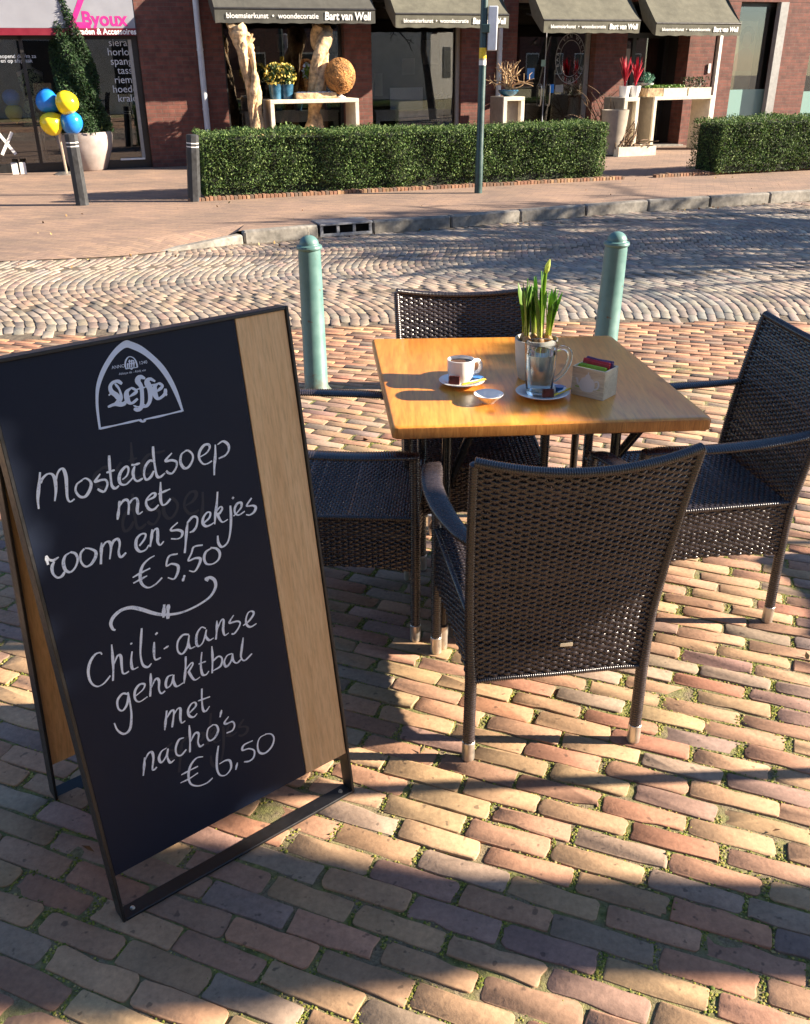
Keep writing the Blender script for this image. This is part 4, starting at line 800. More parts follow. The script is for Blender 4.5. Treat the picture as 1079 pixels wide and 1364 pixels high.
# ================================================================== SHOPS (local frame: x along the front, y inwards, z up)
def SX(px, py=130, off=0.): return FP(px, py, off)[0]
fs = thing('flower_shop', 'red brick flower shop with dark windows under olive grey awnings', 'shop', F0, FROT)
WTOP = 2.76
def lb(m, x0, x1, y0, y1, z0, z1, bev=0.): return m.box(((x0+x1)/2, (y0+y1)/2, (z0+z1)/2), (x1-x0, y1-y0, z1-z0), bev=bev)
piers = [(SX(193), SX(303)), (SX(461), SX(496)), (SX(614), SX(686)), (SX(789), SX(829)), (SX(911), SX(944)), (SX(953), SX(971)), (SX(1031), SX(1069))]
XR = piers[-1][1]+7.5
m = MB()
for i, (a, b) in enumerate(piers): lb(m, a, b, 0 if i not in (4,) else .012, .42, 0, WTOP)
lb(m, piers[0][0], XR, -.003, .45, WTOP, 6.6)
lb(m, piers[-1][1]+1.8, XR, 0, .42, 0, WTOP)
m.build('wall', M['brick'], fs, smooth=False)
def plinth(m, a, b): lb(m, a, b, .01, .40, 0, .32)
m = MB()
wins = [(piers[0][1], piers[1][0]), (piers[1][1], piers[2][0]), (piers[5][1], piers[6][0]), (piers[6][1], piers[6][1]+1.8)]
for (a, b) in wins:
    f = MB()
    for x0, x1, z0, z1 in ((a, a+.055, 0, WTOP), (b-.055, b, 0, WTOP), (a+.055, b-.055, .0, .26), (a+.055, b-.055, WTOP-.08, WTOP)): lb(f, x0, x1, .16, .24, z0, z1)
    w_ = f.build('window', M['frame'], fs, smooth=False); lb(MB(), a+.055, b-.055, .195, .203, .26, WTOP-.08).build('pane', M['wglass'], w_, smooth=False)
lb(MB(), SX(610), SX(616), .10, .16, 0, WTOP).build('trim', M['alu_frame'], fs, smooth=False)
# glass double door
da, db_ = piers[2][1], piers[3][0]; dmid = SX(731); d_r = SX(776)
f = MB(); lb(f, da, da+.06, .2, .28, 0, WTOP); lb(f, db_-.11, db_-.02, .2, .28, 0, WTOP); lb(f, da+.06, db_-.11, .2, .28, WTOP-.06, WTOP); lb(f, da+.06, db_-.11, .2, .28, 0, .03); dr = f.build('door_frame', M['alu_frame'], fs, smooth=False)
for x0, x1 in ((da+.07, dmid-.006), (dmid+.006, db_-.12)): lb(MB(), x0, x1, .232, .244, .04, WTOP-.07).build('door', M['wglass'], fs, smooth=False)
lb(MB(), dmid-.005, dmid+.005, .225, .25, .04, WTOP-.07).build('glass_edge', M['pipe'], fs, smooth=False)
for sg in (-1, 1):
    x = dmid+sg*.10; MB().tube(spline([(x, .23, 1.24), (x, .16, 1.23), (x, .15, 1.05), (x, .16, .87), (x, .23, .86)], 5), .014, 8).build('handle', M['alu'], fs)
# recessed entrance
ra, rb = piers[3][1], piers[4][0]
f = MB(); lb(f, ra, ra+.08, .75, .83, 0, WTOP); lb(f, rb-.08, rb, .75, .83, 0, WTOP); lb(f, ra+.62, ra+.70, .75, .83, 0, 2.1); lb(f, ra+.08, rb-.08, .75, .83, 2.1, 2.2); lb(f, ra+.08, rb-.08, .752, .828, 0, .10); f.build('entrance_frame', M['frame'], fs, smooth=False)
lb(MB(), ra+.08, rb-.08, .785, .795, .10, 2.1).build('entrance_pane', M['wglass'], fs, smooth=False)
lb(MB(), ra+.14, ra+.58, .76, .765, .5, 1.9).build('door_panel', M['alu_frame'], fs, smooth=False)
lb(MB(), ra-.05, rb+.05, -.10, .75, -.02, .03).build('step', M['kerb'], fs, smooth=False)
lb(MB(), piers[4][1]+.02, piers[5][0]-.06, .10, .16, 0, WTOP).build('narrow_pane', M['interior'], fs, smooth=False); lb(MB(), piers[5][0]-.075, piers[5][0]-.005, -.01, .10, .1, WTOP-.2).build('white_frame', M['white'], fs, smooth=False)
lb(MB(), SX(938), SX(941), -.02, 0, 1.42, 1.60).build('house_number_plate', M['white'], fs, smooth=False)
lb(MB(), SX(1021), SX(1031), -.03, .10, 0, WTOP).build('corner_post', M['alu_frame'], fs, smooth=False)
# interior: dark room with floor, back wall and ceiling
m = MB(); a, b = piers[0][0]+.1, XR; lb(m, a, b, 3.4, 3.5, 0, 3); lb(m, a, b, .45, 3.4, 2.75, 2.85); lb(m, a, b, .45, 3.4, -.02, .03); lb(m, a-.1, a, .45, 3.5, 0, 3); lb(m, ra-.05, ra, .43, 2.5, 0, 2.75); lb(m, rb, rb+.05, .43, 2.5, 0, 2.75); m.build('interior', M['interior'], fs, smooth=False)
m = MB()
for k in range(16): x = a+.9+k*.55+rng.uniform(-.1, .1); z = rng.uniform(.9, 2.0); lb(m, x, x+rng.uniform(.12, .4), 3.34, 3.38, z, z+rng.uniform(.2, .5))
m.build('wall_frames', M['greige'], fs, smooth=False)
# drainpipes
for px, yy, z0 in ((268, -.07, .0), (663, -.06, 1.0)):
    x = SX(px, 90); MB().tube([(x, yy, z0+.02), (x, yy, 6.5)], .052, 14).build('drainpipe', M['pipe'], fs)
    m = MB()
    for z in (.95, 1.9): m.tube([(x, yy, z-.02), (x, yy, z+.02)], .058, 14)
    m.build('pipe_clip', M['pipe'], fs)
# awnings
for k, (p0, p1, bc, mt, dk) in enumerate(((287, 500, 31, 'awning_dark', 0), (527, 677.5, 37, 'awning', 0), (724, 852, 44, 'awning', 0), (873, 985, 47.5, 'awning', 0))):
    pr = -1.05; x0, x1 = FP(p0, bc, pr)[0], FP(p1, bc, pr)[0]; zb = FP((p0+p1)/2, bc, pr)[1]; zv = zb+.21; m = MB(); ns = 36
    xs = np.linspace(x0, x1, ns); V = []
    for x in xs: q = .008*math.sin((x-x0)*13); V += [(x, pr+q*.6, zb+.006*math.sin(x*21)), (x, pr, zv)]+[(x, pr+(-.02-pr)*t_, zv+.95*t_-.045*math.sin(math.pi*t_)*(1+.25*math.sin((x-x0)*6.3))-.006*abs(math.sin((x-x0)*5.2))) for t_ in (.2, .4, .6, .8, 1.)]
    Fc = [];
    for i in range(ns-1):
        for r_ in range(6): Fc.append([i*7+r_, i*7+7+r_, i*7+8+r_, i*7+1+r_])
    m.add(V, Fc)
    for x in (x0, x1): m.add([(x, pr, zb), (x, pr, zv), (x, -.02, zv+.95), (x, -.55, zv+.08), (x, -.95, zb+.03)], [[0, 1, 2, 3, 4]])
    aw = m.build('awning', M[mt], fs, smooth=False)
    m = MB(); m.tube([(x0, pr+.01, zv+.0), (x1, pr+.01, zv)], .02, 8)
    for x in (x0+.15, x1-.15): m.tube([(x, pr+.03, zv-.01), (x, -.02, zv+.15)], .014, 8)
    m.build('arm', M['frame'], aw)
    W_ = x1-x0; fr = lambda ox: (lambda x, y: np.array([ox+x, pr-.014, zb+.105+y]))
    text('bloemsierkunst  •  woondecoratie', W_*.041, fr(x0+W_*.35), M['text_white'], 'lettering', aw, None, bold=.0012)
    text('Bart van Well', W_*.062, fr(x0+W_*.82), M['text_white'], 'lettering', aw, None, bold=.004, sx=.86, shear=.08)
# wreath shaped ring of lettering on the door glass and small stickers
rc = (FP(760, 78, .22)[0], FP(760, 78, .22)[1]); m = MB()
for rr, w_, n_ in ((.37, .012, 60), (.27, .008, 60)):
    th = np.linspace(0, 2*np.pi, n_+1); V = []
    for a in th: V += [(rc[0]+rr*math.cos(a)*.92, .226, rc[1]+rr*1.25*math.sin(a)), (rc[0]+(rr-w_)*math.cos(a)*.92, .226, rc[1]+(rr-w_)*1.25*math.sin(a))]
    m.add(V, [[2*i, 2*i+1, 2*i+3, 2*i+2] for i in range(n_)])
m.build('ring_emblem', M['alu_frame'], fs, smooth=False)
for i, ch in enumerate('BART VAN WELL  BLOEMEN  '):
    if ch == ' ': continue
    a = math.pi*1.1-i*2*math.pi/24; text(ch, .085, (lambda x, y, a=a: np.array([rc[0]+.92*((.32+y)*math.cos(a)+x*math.sin(a)), .2255, rc[1]+1.25*((.32+y)*math.sin(a)-x*math.cos(a))])), M['alu_frame'], 'lettering', fs, None)
for px, py, wq, hq, mt in ((707, 98, .16, .20, 'bluecup'), (724, 84, .10, .12, 'teal'), (735, 118, .10, .16, 'balloon_b'), (745, 118, .18, .14, 'alu_frame')): x, z = FP(px, py, .22); lb(MB(), x-wq/2, x+wq/2, .222, .228, z-hq/2, z+hq/2).build('sticker', M[mt], fs, smooth=False)
# --- things standing at the front (helpers for the same frame)
def front(name, label, cat, s, o, z=0., group=None, rz=0.): P = SP(s, o, z); return thing(name, label, cat, P, FROT+rz, group)
def portal(name, label, px0, px1, pytop, off, depth, th=.065, legside='greige', base=0.):
    x0, _ = FP(px0, pytop+5, off); x1, z1 = FP(px1, pytop+5, off); zt = FP((px0+px1)/2, pytop, off)[1]; W_ = x1-x0; o = front(name, label, 'display table', (x0+x1)/2, off); 
    m = MB(); lb(m, -W_/2, W_/2, 0, depth, zt-th, zt, .006); m.build('top', M['cream'], o)
    for sg in (-1, 1): m = MB(); lb(m, *sorted((sg*W_/2, sg*(W_/2-th))), .002, depth-.002, 0, zt-th-.001, .004); m.build('leg', M['cream'], o)
    for sg in (-1, 1): m = MB(); lb(m, *sorted((sg*(W_/2+.003), sg*(W_/2-.01))), .05, depth-.003, .01, zt-.02); m.build('shaded_side', M[legside], o, smooth=False)  # shade on the cream table's sides, painted as grey-brown sheets
    return o, (x0+x1)/2, zt
dt, dts, dtz = portal('display_table', 'broad white block table with flower pots and egg tray behind the hedge', 360, 478, 132, -1.15, .62)
def pt(px, py, off): return FP(px, py, off)
def potted(label, px, py, off, z, leafc, n, r, potmat, potr=.10, poth=.17, flower=None, h=.2, group=None, name='potted_plant'):
    s, _ = pt(px, py, off); o = front(name, label, 'potted plant', s, off, z, group)
    MB().lathe([(.001, .002), (potr*.75, .002), (potr*.78, 0), (potr, poth*.9), (potr*1.04, poth), (potr*.9, poth), (potr*.88, poth*.85), (.001, poth*.85)], n=20).build('pot', M[potmat], o)
    d = rng.normal(0, 1, (n, 3)); d /= np.linalg.norm(d, axis=1)[:, None]; P = d*(rng.random((n, 1))**.4)*np.array([r, r, h])+np.array([0, 0, poth+h*.75]); m = MB(); leaves(m, P, .028, gcol(n, leafc, .2)); m.build('foliage', M['plant'], o, smooth=False)
    if flower: 
        k = n//3; d = rng.normal(0, 1, (k, 3)); d /= np.linalg.norm(d, axis=1)[:, None]; P = d*np.array([r, r, h])*1.02+np.array([0, 0, poth+h*.75]); m = MB(); leaves(m, P, .026, gcol(k, flower, .12), asp=.9); m.build('blossom', M['plant'], o, smooth=False)
    return o
DG = [(30, 54, 24), (48, 76, 30), (66, 92, 40)]
potted('yellow flowering plant in a petrol blue pot, left of the pair', 367, 120, -.9, dtz, DG, 420, .17, 'bluepot', .12, .24, [(214, 190, 84), (196, 180, 96)], .19, 'yellow flowering plants in blue pots')
potted('yellow flowering plant in a petrol blue pot, right of the pair', 382, 120, -.9, dtz, DG, 420, .17, 'bluepot', .12, .24, [(214, 190, 84), (196, 180, 96)], .19, 'yellow flowering plants in blue pots')
potted('small green plant in an orange pot beside the driftwood', 410, 116, -.7, dtz+.18, [(110, 150, 60), (140, 170, 70)], 160, .08, 'wicker_ball', .07, .14, [(200, 205, 220)], .14)
s_, _ = pt(419, 128, -.95); tr = front('egg_tray', 'shallow wicker tray of white eggs on the white table', 'tray', s_, -.95, dtz); m = MB(); lb(m, -.36, .36, -.14, .14, 0, .02); lb(m, -.36, .36, -.145, -.12, .018, .10); lb(m, -.36, .36, .12, .145, .018, .10); lb(m, -.36, -.34, -.12, .12, .018, .10); lb(m, .34, .36, -.12, .12, .018, .10); m.build('tray', M['drift'], tr, smooth=False)
for k in range(11): o = MB().ball((0, 0, 0), (.042, .042, .055), 12, 8).build('egg', M['china'], None); P = SP(s_-.28+.06*k, -.95+rng.uniform(-.07, .07), dtz+.076); o.location = P; o.rotation_euler = (R(80), 0, rng.uniform(0, 6)); tag(o, 'white egg lying in the wicker tray on the white table', 'egg', 'eggs in the wicker tray')
s_, zc = pt(453, 103, -1.0); bo = front('vine_ball', 'large round ball of woven brown vine on a small foot', 'ornament', s_, -1.0, dtz); rb_ = .285; MB().lathe([(.001, 0), (.09, 0), (.09, .02), (.03, .05), (.03, .09), (.001, .09)], n=16).build('foot', M['white'], bo)
m = MB().ball((0, 0, .07+rb_), (rb_*.93, rb_*.9, rb_), 24, 16)
for k in range(70):
    ax = rng.normal(0, 1, 3); ax /= np.linalg.norm(ax); u_ = np.cross(ax, [0, 0, 1.]); u_ /= np.linalg.norm(u_); v_ = np.cross(ax, u_); t_ = np.linspace(rng.uniform(0, 6), rng.uniform(6.5, 9), 18); c_ = rng.uniform(-.6, .6)
    m.tube((np.cos(t_)[:, None]*u_+np.sin(t_)[:, None]*v_)*math.sqrt(1-c_*c_)*rb_*.99*np.array([.93, .9, 1])+ax*c_*rb_*np.array([.93, .9, 1])+[0, 0, .07+rb_], .012, 5)
m.build('ball', M['wicker_ball'], bo)
def drift(label, pts, off, rad, z0=0.):
    P = [np.array([*FP(px, py, off)]) for px, py in pts]; b = P[0]; o = front('driftwood_branch', label, 'driftwood', b[0], off, 0.)
    L_ = spline([(p[0]-b[0], .06*math.sin(i*1.9), p[1]) for i, p in enumerate(P)], 7); L_[:, 2] = np.maximum(L_[:, 2], .0); m = MB()
    k = np.linspace(0, 1, len(L_)*2); L_ = np.stack([np.interp(k, np.linspace(0, 1, len(L_)), L_[:, q]) for q in range(3)], 1); rr = np.interp(k, np.linspace(0, 1, len(rad)), rad)*.62
    for q in range(5):
        ph, tw = rng.uniform(0, 6.28), rng.uniform(1.5, 4); w_ = .45+.55*rng.random(); off_ = np.stack([np.cos(ph+tw*k*2), np.sin(ph+tw*k*2), 0*k], 1)*(rr*.75)[:, None]; r2 = rr*w_*(1+.16*np.sin(k*rng.uniform(9, 16)+ph)); n0_ = m.n; m.tube(L_+off_, r2, 14)
        V = m.v[-1]; d = .028*noise2(V[:, 0]*14+q*3, V[:, 2]*9+V[:, 1]*14, 31+q, 3); m.v[-1] = V+np.stack([d, -d*.8, d*.4], 1)
    for q in range(7):
        i = int(rng.uniform(.55, .98)*len(L_)); d_ = np.array([rng.choice([-1, 1])*rng.uniform(.6, 1), rng.uniform(-.4, .2), rng.uniform(.1, .8)]); d_ /= np.linalg.norm(d_); st = L_[i]; le = rng.uniform(.10, .24); m.tube(spline([st, st+d_*le*.5+rng.normal(0, .02, 3), st+d_*le+[0, 0, .05]], 4), np.linspace(rr[i]*.6, .014, 9), 7)
    m.build('branch', M['drift'], o); return o
drift('tall gnarled driftwood trunk left of the white table', [(342, 185), (338, 150), (335, 110), (329, 72), (321, 45), (312, 34)], -1.0, [.16, .15, .16, .17, .20, .14])
drift('gnarled driftwood trunk standing through the white table', [(417, 180), (419, 150), (421, 115), (424, 80), (427, 52), (431, 34)], -.75, [.20, .13, .16, .19, .20, .14])
# consoles inside the windows
for label, p0, p1, pyt in (('pale wooden console table behind the glass, beneath the white block table', 325, 452, 148), ('pale wooden console table with glasses behind the second window', 500, 592, 146)):
    o_ = .75; x0, x1 = FP(p0, pyt, o_)[0], FP(p1, pyt, o_)[0]; z = FP((p0+p1)/2, pyt, o_)[1]; o = front('console_table', label, 'console', (x0+x1)/2, o_); W_ = x1-x0; m = MB(); lb(m, -W_/2, W_/2, 0, .45, z-.04, z); m.build('top', M['cream'], o, smooth=False); m = MB(); lb(m, -W_/2+.06, W_/2-.06, .03, .42, z-.20, z-.041); m.build('drawer', M['cream'], o, smooth=False)
    for sg in (-1, 1): m = MB(); lb(m, *sorted((sg*(W_/2-.02), sg*(W_/2-.10))), .02, .10, 0.03, z-.042); m.build('leg', M['cream'], o, smooth=False)
    m = MB(); lb(m, -W_/2+.1, W_/2-.1, .05, .40, .18, .21); m.build('shelf', M['cream'], o, smooth=False)
for k in range(5): s_, z_ = FP(515+k*15, 167, .8); o = front('drinking_glass', 'clear glass on the low shelf of the console behind the second window', 'glass', s_, .95, .21, 'glasses on the console shelf'); MB().lathe([(.001, 0), (.06, 0), (.075, .15), (.07, .15), (.055, .01)], n=14).build('body', M['china'], o)
s_, z_ = FP(548, 146, .95); o = front('notice_board', 'white board standing on the console behind the second window', 'board', s_, .95, FP(546, 146, .75)[1]); lb(MB(), -.45, .25, 0, .03, 0, .40).build('sheet', M['white'], o, smooth=False)
potted('small leafy plant at the right end of the console behind the second window', 588, 140, .9, FP(546, 146, .75)[1], DG, 120, .14, 'bluepot', .08, .13, None, .12)
for k, px in enumerate((345, 372, 398, 437)): s_, _ = FP(px, 140, .9); o = front('glass_vase', ('squat teal vase left end of the console behind the first window', 'tall teal vase second on the console behind the first window', 'teal vase third on the console behind the first window', 'teal vase right end of the console behind the first window')[k], 'vase', s_, .95, FP(388, 148, .75)[1]); h_ = (.16, .34, .24, .28)[k]; MB().lathe([(.001, 0), (.06, 0), (.09, h_*.4), (.05, h_*.8), (.06, h_), (.05, h_), (.04, h_*.8)], n=18).build('body', M['bluepot'], o)
s_, _ = FP(765, 150, .6); o = front('floor_vase', 'tall pale floor vase with white lilies behind the glass door', 'vase', s_, .6, .03); MB().lathe([(.001, 0), (.12, 0), (.17, .5), (.12, .85), (.14, .95), (.12, .95), (.1, .85)], n=20).build('body', M['pot'], o); m = MB(); n = 160; P = rng.normal(0, .12, (n, 3))+np.array([0, 0, 1.18]); leaves(m, P, .05, gcol(n, [(226, 226, 214), (90, 120, 60)], .1), asp=.4); m.build('lilies', M['plant'], o, smooth=False)
# white pedestal with bowl of twigs
x0, x1 = FP(672, 135, -.9)[0], FP(700, 135, -.9)[0]; zt = FP(686, 128, -.9)[1]
def pedestal(label, px0, px1, pyt, off, depth):
    x0, x1 = FP(px0, pyt+6, off)[0], FP(px1, pyt+6, off)[0]; zt = FP((px0+px1)/2, pyt, off)[1]; W_ = x1-x0; o = front('pedestal', label, 'pedestal', (x0+x1)/2, off); m = MB(); lb(m, -W_/2, W_/2, 0, depth, zt-.07, zt, .004); m.build('top', M['cream'], o)
    for sg in (-1, 1): m = MB(); lb(m, *sorted((sg*W_/2, sg*(W_/2-.075))), .001, depth-.001, 0, zt-.071, .004); m.build('side', M['cream'], o)
    m = MB(); lb(m, -W_/2+.076, W_/2-.076, .12, .14, .01, zt-.072); m.build('back_panel', M['greige'], o, smooth=False); m = MB(); lb(m, *sorted((-W_/2-.004, -W_/2+.01)), .04, depth-.002, .01, zt-.01); m.build('shaded_side', M['greige'], o, smooth=False); return o, (x0+x1)/2, zt  # left side's shade put into colour as a grey-brown sheet
pd, pds, pdz = pedestal('tall cream pedestal with a bowl of twigs left of the glass door', 671, 699, 129, -.9, .6)
def twigs(name, label, cat, s, off, z, n, h, spread, bowl=None, mat='twig'):
    o = front(name, label, cat, s, off, z); zb = 0
    if bowl: MB().lathe([(.001, 0), (.08, 0), (.16, .05), (.20, .10), (.185, .115), (.12, .11), (.001, .10)], n=24).build('bowl', M[bowl], o); zb = .09
    m = MB()
    for k in range(n):
        a = rng.uniform(0, 6.28); sp_ = rng.uniform(.1, 1)*spread; p = np.array([0, 0, zb]); d = np.array([math.cos(a)*sp_, math.sin(a)*sp_, 1.]); P = [p]
        for q in range(6): d = d+rng.normal(0, .28, 3); d /= np.linalg.norm(d); p = p+d*h/6*rng.uniform(.6, 1.1); p[2] = max(p[2], .02); P.append(p)
        m.tube(spline(P, 3), np.linspace(.016, .005, 19), 5)
        for q in range(2): b = P[rng.integers(2, 6)]; e = b+np.array([rng.normal(0, .12), rng.normal(0, .12), rng.uniform(.02, .18)]); m.tube([b, (b+e)/2+rng.normal(0, .02, 3), e], [.009, .006, .004], 4)
    m.build('twigs', M[mat], o); return o
twigs('twig_bowl', 'dark bowl of curly bare twigs on the cream pedestal by the door', 'twig bowl', pds, -.62, pdz, 22, .68, .8, 'bluepot', 'drift')
twigs('bare_shrub', 'bare branching shrub in shade against the brick right of the glass door', 'shrub', SX(800), -.35, 0, 20, 1.6, .8)
s_ = SX(820, 165, -.9); o = front('tall_planter', 'tall dark grey planter at the end of the long hedge', 'planter', SX(817, 180, -1.4), -1.4); MB().lathe([(.001, 0), (.16, 0), (.19, .02), (.26, .80), (.26, .82), (.22, .82), (.21, .7), (.001, .7)], n=20).build('body', M['greige'], o)
# right hand display: pedestal, table, trays, pots, log box
pe2, p2s, p2z = pedestal('cream pedestal with red leaved plants right of the dark planter', 832, 852, 130, -1.25, .75)
dt2, d2s, d2z = portal('display_table', 'cream block table with plant trays before the recessed entrance', 872, 950, 128, -1.15, .62)
for label, px, z_ in (('red leaved plant in a white pot, left of two on the pedestal', 832, 0), ('red leaved plant in a white pot, right of two on the pedestal', 846, 0)): 
    o = potted(label, px, 118, -.95, p2z, [(176, 20, 44), (140, 16, 36), (206, 40, 70)], 12, .02, 'china', .11, .20, None, .05, 'red leaved plants'); m = MB()
    for k in range(26):
        a = rng.uniform(0, 6.28); st = np.linspace(0, 1, 7); sp_ = rng.uniform(.02, .16); le = rng.uniform(.3, .55); C = np.stack([math.cos(a)*sp_*st**1.4, math.sin(a)*sp_*st**1.4, .18+le*st], -1); S = np.array([math.cos(a+1.57), math.sin(a+1.57), 0])*.02; ww = (np.sin(np.pi*np.clip(st*.9+.08, 0, 1)))[:, None]
        V = np.stack([C-S*ww, C+S*ww], 1).reshape(-1, 3); i = np.arange(6)[:, None]*2; m.add(V, np.concatenate([i, i+1, i+3, i+2], 1), np.repeat(gcol(1, [(190, 24, 48), (150, 18, 40), (216, 60, 84)], .1), 14, 0))
    m.build('red_leaves', M['plant'], o, smooth=False)
potted('pale green plant in a grey pot between red plants and trays', 862, 115, -.8, d2z-.02, [(100, 150, 130), (70, 120, 90)], 160, .14, 'pot', .12, .26, None, .12)
for i, (label, p0, p1, mt) in enumerate((('dark wooden plant tray, first on the cream table', 863, 883, 'drift'), ('pale wooden tray of green seedlings, middle of the cream table', 884, 915, 'cream'), ('pale wooden tray of dark rosettes, last on the cream table', 917, 947, 'cream'))):
    x0, x1 = FP(p0, 124, -1.1)[0], FP(p1, 124, -1.1)[0]; o = front('plant_tray', label, 'plant tray', (x0+x1)/2, -1.1, d2z, 'wooden plant trays'); W_ = x1-x0; m = MB(); lb(m, -W_/2, W_/2, 0, .012, 0, .15); lb(m, -W_/2, W_/2, .39, .402, 0, .15); lb(m, -W_/2, -W_/2+.012, .013, .389, 0, .15); lb(m, W_/2-.012, W_/2, .013, .389, 0, .15); lb(m, -W_/2+.013, W_/2-.013, .013, .389, .01, .10); m.build('tray', M[mt], o, smooth=False)
    k = 260; P = np.stack([rng.uniform(-W_/2+.03, W_/2-.03, k), rng.uniform(.04, .36, k), rng.uniform(.11, .2+.14*(i == 2), k)], -1); m = MB(); leaves(m, P, .028, gcol(k, [(84, 120, 40), (110, 140, 60)] if i < 2 else [(60, 74, 40), (86, 80, 66), (50, 66, 36)], .2)); m.build('seedlings', M['plant'], o, smooth=False)
x0, z0 = FP(846, 203, -1.75); lc = front('log_crate', 'low cream crate piled with bare twisted branches on the pavement', 'crate', x0+.05, -1.75); m = MB(); lb(m, -.42, .42, 0, .018, 0, .17); lb(m, -.42, .42, .45, .468, 0, .17); lb(m, -.42, -.402, .019, .449, 0, .17); lb(m, .402, .42, .019, .449, 0, .17); lb(m, -.40, .40, .02, .448, .01, .03); m.build('crate', M['cream'], lc, smooth=False); m = MB()
for k in range(34):
    b = np.array([rng.uniform(-.38, .2), rng.uniform(.06, .40), rng.uniform(.08, .22)]); e = b+np.array([rng.uniform(-.35, .4), rng.uniform(-.12, .1), rng.uniform(-.02, .48)*(.25+.75*(b[0] < 0))]); m.tube(spline([b, (b+e)/2+rng.normal(0, .05, 3), e], 4), np.linspace(.024, .010, 9), 6)
m.build('branches', M['twig'], lc)
# banner poster and teal film in the right window
xw, zw = FP(989.5, 80, .26); o = front('poster_banner', 'tall sand coloured window banner with a faded portrait', 'banner', xw, .26, 0); m = MB(); W_ = FP(1003, 80, .26)[0]-FP(976, 80, .26)[0]; lb(m, -W_/2, W_/2, 0, .02, .55, FP(990, 28, .26)[1]); 
t = NT('sun bleached banner print'); n = t.noise(1.6, 2, .5); t.P(Base_Color=t.ramp(n, [(.4, lin(226, 206, 150)), (.62, lin(170, 138, 92))]), Roughness=.5); m.build('sheet', t.m, o, smooth=False)
zh = FP(992, 52, .26)[1]; t = NT('faded portrait print'); t.P(Base_Color=lin(196, 140, 104), Roughness=.6); m = MB(); m.add([(.03+.13*math.cos(a), -.004, zh+.17*math.sin(a)) for a in np.linspace(0, 6.1, 20)], [list(range(20))]); m.add([(-.22, -.005, zh-.62), (.26, -.005, zh-.62), (.24, -.005, zh-.30), (.10, -.005, zh-.17), (-.04, -.005, zh-.17), (-.2, -.005, zh-.30)], [list(range(6))]); m.build('portrait', t.m, o, smooth=False)
t = NT('faded hair print'); t.P(Base_Color=lin(54, 24, 22), Roughness=.6); m = MB(); pts = [(.03+.19*math.cos(a), -.0065, zh+.05+.20*math.sin(a)) for a in np.linspace(-.9, math.pi+.9, 20)]+[(.03+.11*math.cos(a), -.0065, zh-.0+.15*math.sin(a)) for a in np.linspace(math.pi+.3, -.3, 14)]; m.add(pts, [list(range(len(pts)))]); m.build('portrait_hair', t.m, o, smooth=False)
lb(MB(), wins[2][0]+.02, wins[2][1]-.06, .180, .186, .26, FP(1000, 119, .18)[1]).build('frosted_film', M['teal'], fs, smooth=False); lb(MB(), wins[3][0]+.06, wins[3][1]-.06, .180, .186, .26, FP(1060, 122, .18)[1]).build('frosted_film', M['teal'], fs, smooth=False)

# ------------------------------------------------------------------ jewellery shop
js = thing('jewellery_shop', 'jewellery shop with white and crimson fascia and dark display window', 'shop', F0, FROT)
a, b = -15., piers[0][0]-.004; zr0, zr1 = FP(150, 47, -.08)[1], FP(150, 37.5, -.08)[1]
m = MB(); lb(m, a, b, .0, .45, zr0+1.75, 6.6); lb(m, a, a+.6, .45, .9, 0, zr0+1.7); m.build('wall', M['brick'], js, smooth=False)
lb(MB(), a, b-.02, -.08, .0, zr1, zr1+1.7).build('fascia', M['fascia'], js, smooth=False); lb(MB(), a, b-.02, -.085, .0, zr0, zr1-.003).build('fascia_strip', M['red'], js, smooth=False)
f = MB(); xr = SX(197, 130, .1)
for x0, x1, z0, z1 in ((b-.10, b, 0, zr0-.002), (a+.6, b-.10, 0, .14), (SX(40, 130, .15)-.03, SX(40, 130, .15)+.03, .14, zr0-.002), (a+.6, b-.10, zr0-.06, zr0-.002)): lb(f, x0, x1, .10, .20, z0, z1)
jw = f.build('window', M['frame'], js, smooth=False); lb(MB(), a+.6, b-.10, .145, .153, .14, zr0-.06).build('pane', M['wglass'], jw, smooth=False); lb(MB(), b-.16, b-.103, .09, .14, .14, zr0-.06).build('post', M['alu_frame'], jw, smooth=False); lb(MB(), SX(150), b-.12, .06, .10, .14, .17).build('sill_strip', M['white'], jw, smooth=False)
m = MB(); lb(m, a, b, 2.6, 2.7, 0, zr0+.2); lb(m, a, b, .45, 2.6, zr0+.1, zr0+.2); lb(m, a, b, .2, 2.6, -.02, .12); lb(m, b-.08, b-.001, .2, 2.6, .12, zr0+.1); m.build('interior', M['interior'], js, smooth=False)
lf = lambda px, py, off: (lambda p: (lambda x, y: np.array([p[0]+x, off-.003, p[1]+y])))(FP(px, py, off))
text('Byoux', .30, lf(139, 26, -.08), M['magenta'], 'lettering', js, None, bold=.008, sx=.95)
zx, zz = FP(93, 33, -.083); zt_ = FP(93, 5, -.083)[1]; m = MB(); m.add([(zx-.04, -.084, zz-.06), (zx+.33, -.084, zz-.06), (zx+.33, -.084, zz+.04), (zx+.10, -.084, zz+.04), (zx+.36, -.084, zt_+.2), (zx+.26, -.084, zt_+.2)], [[0, 1, 2, 3], [0, 3, 4, 5]]); m.build('large_letter', M['magenta'], js, smooth=False)
text('Sieraden & Accessoires', .125, lf(138, 42.3, -.085), M['text_white'], 'lettering', js, None, bold=.003, sx=.9)
for i, wd in enumerate(('sieraden', 'horloges', 'spangen', 'tassen', 'riemen', 'hoeden', 'kralen')): text(wd, .165, lf(189, 57+i*12.3, .142), M['pipe'], 'lettering', js, None, align='RIGHT')
text('geopend di t/m za', .085, lf(22, 75, .142), M['pipe'], 'lettering', js, None); text('en op afspraak', .085, lf(22, 81, .142), M['pipe'], 'lettering', js, None)
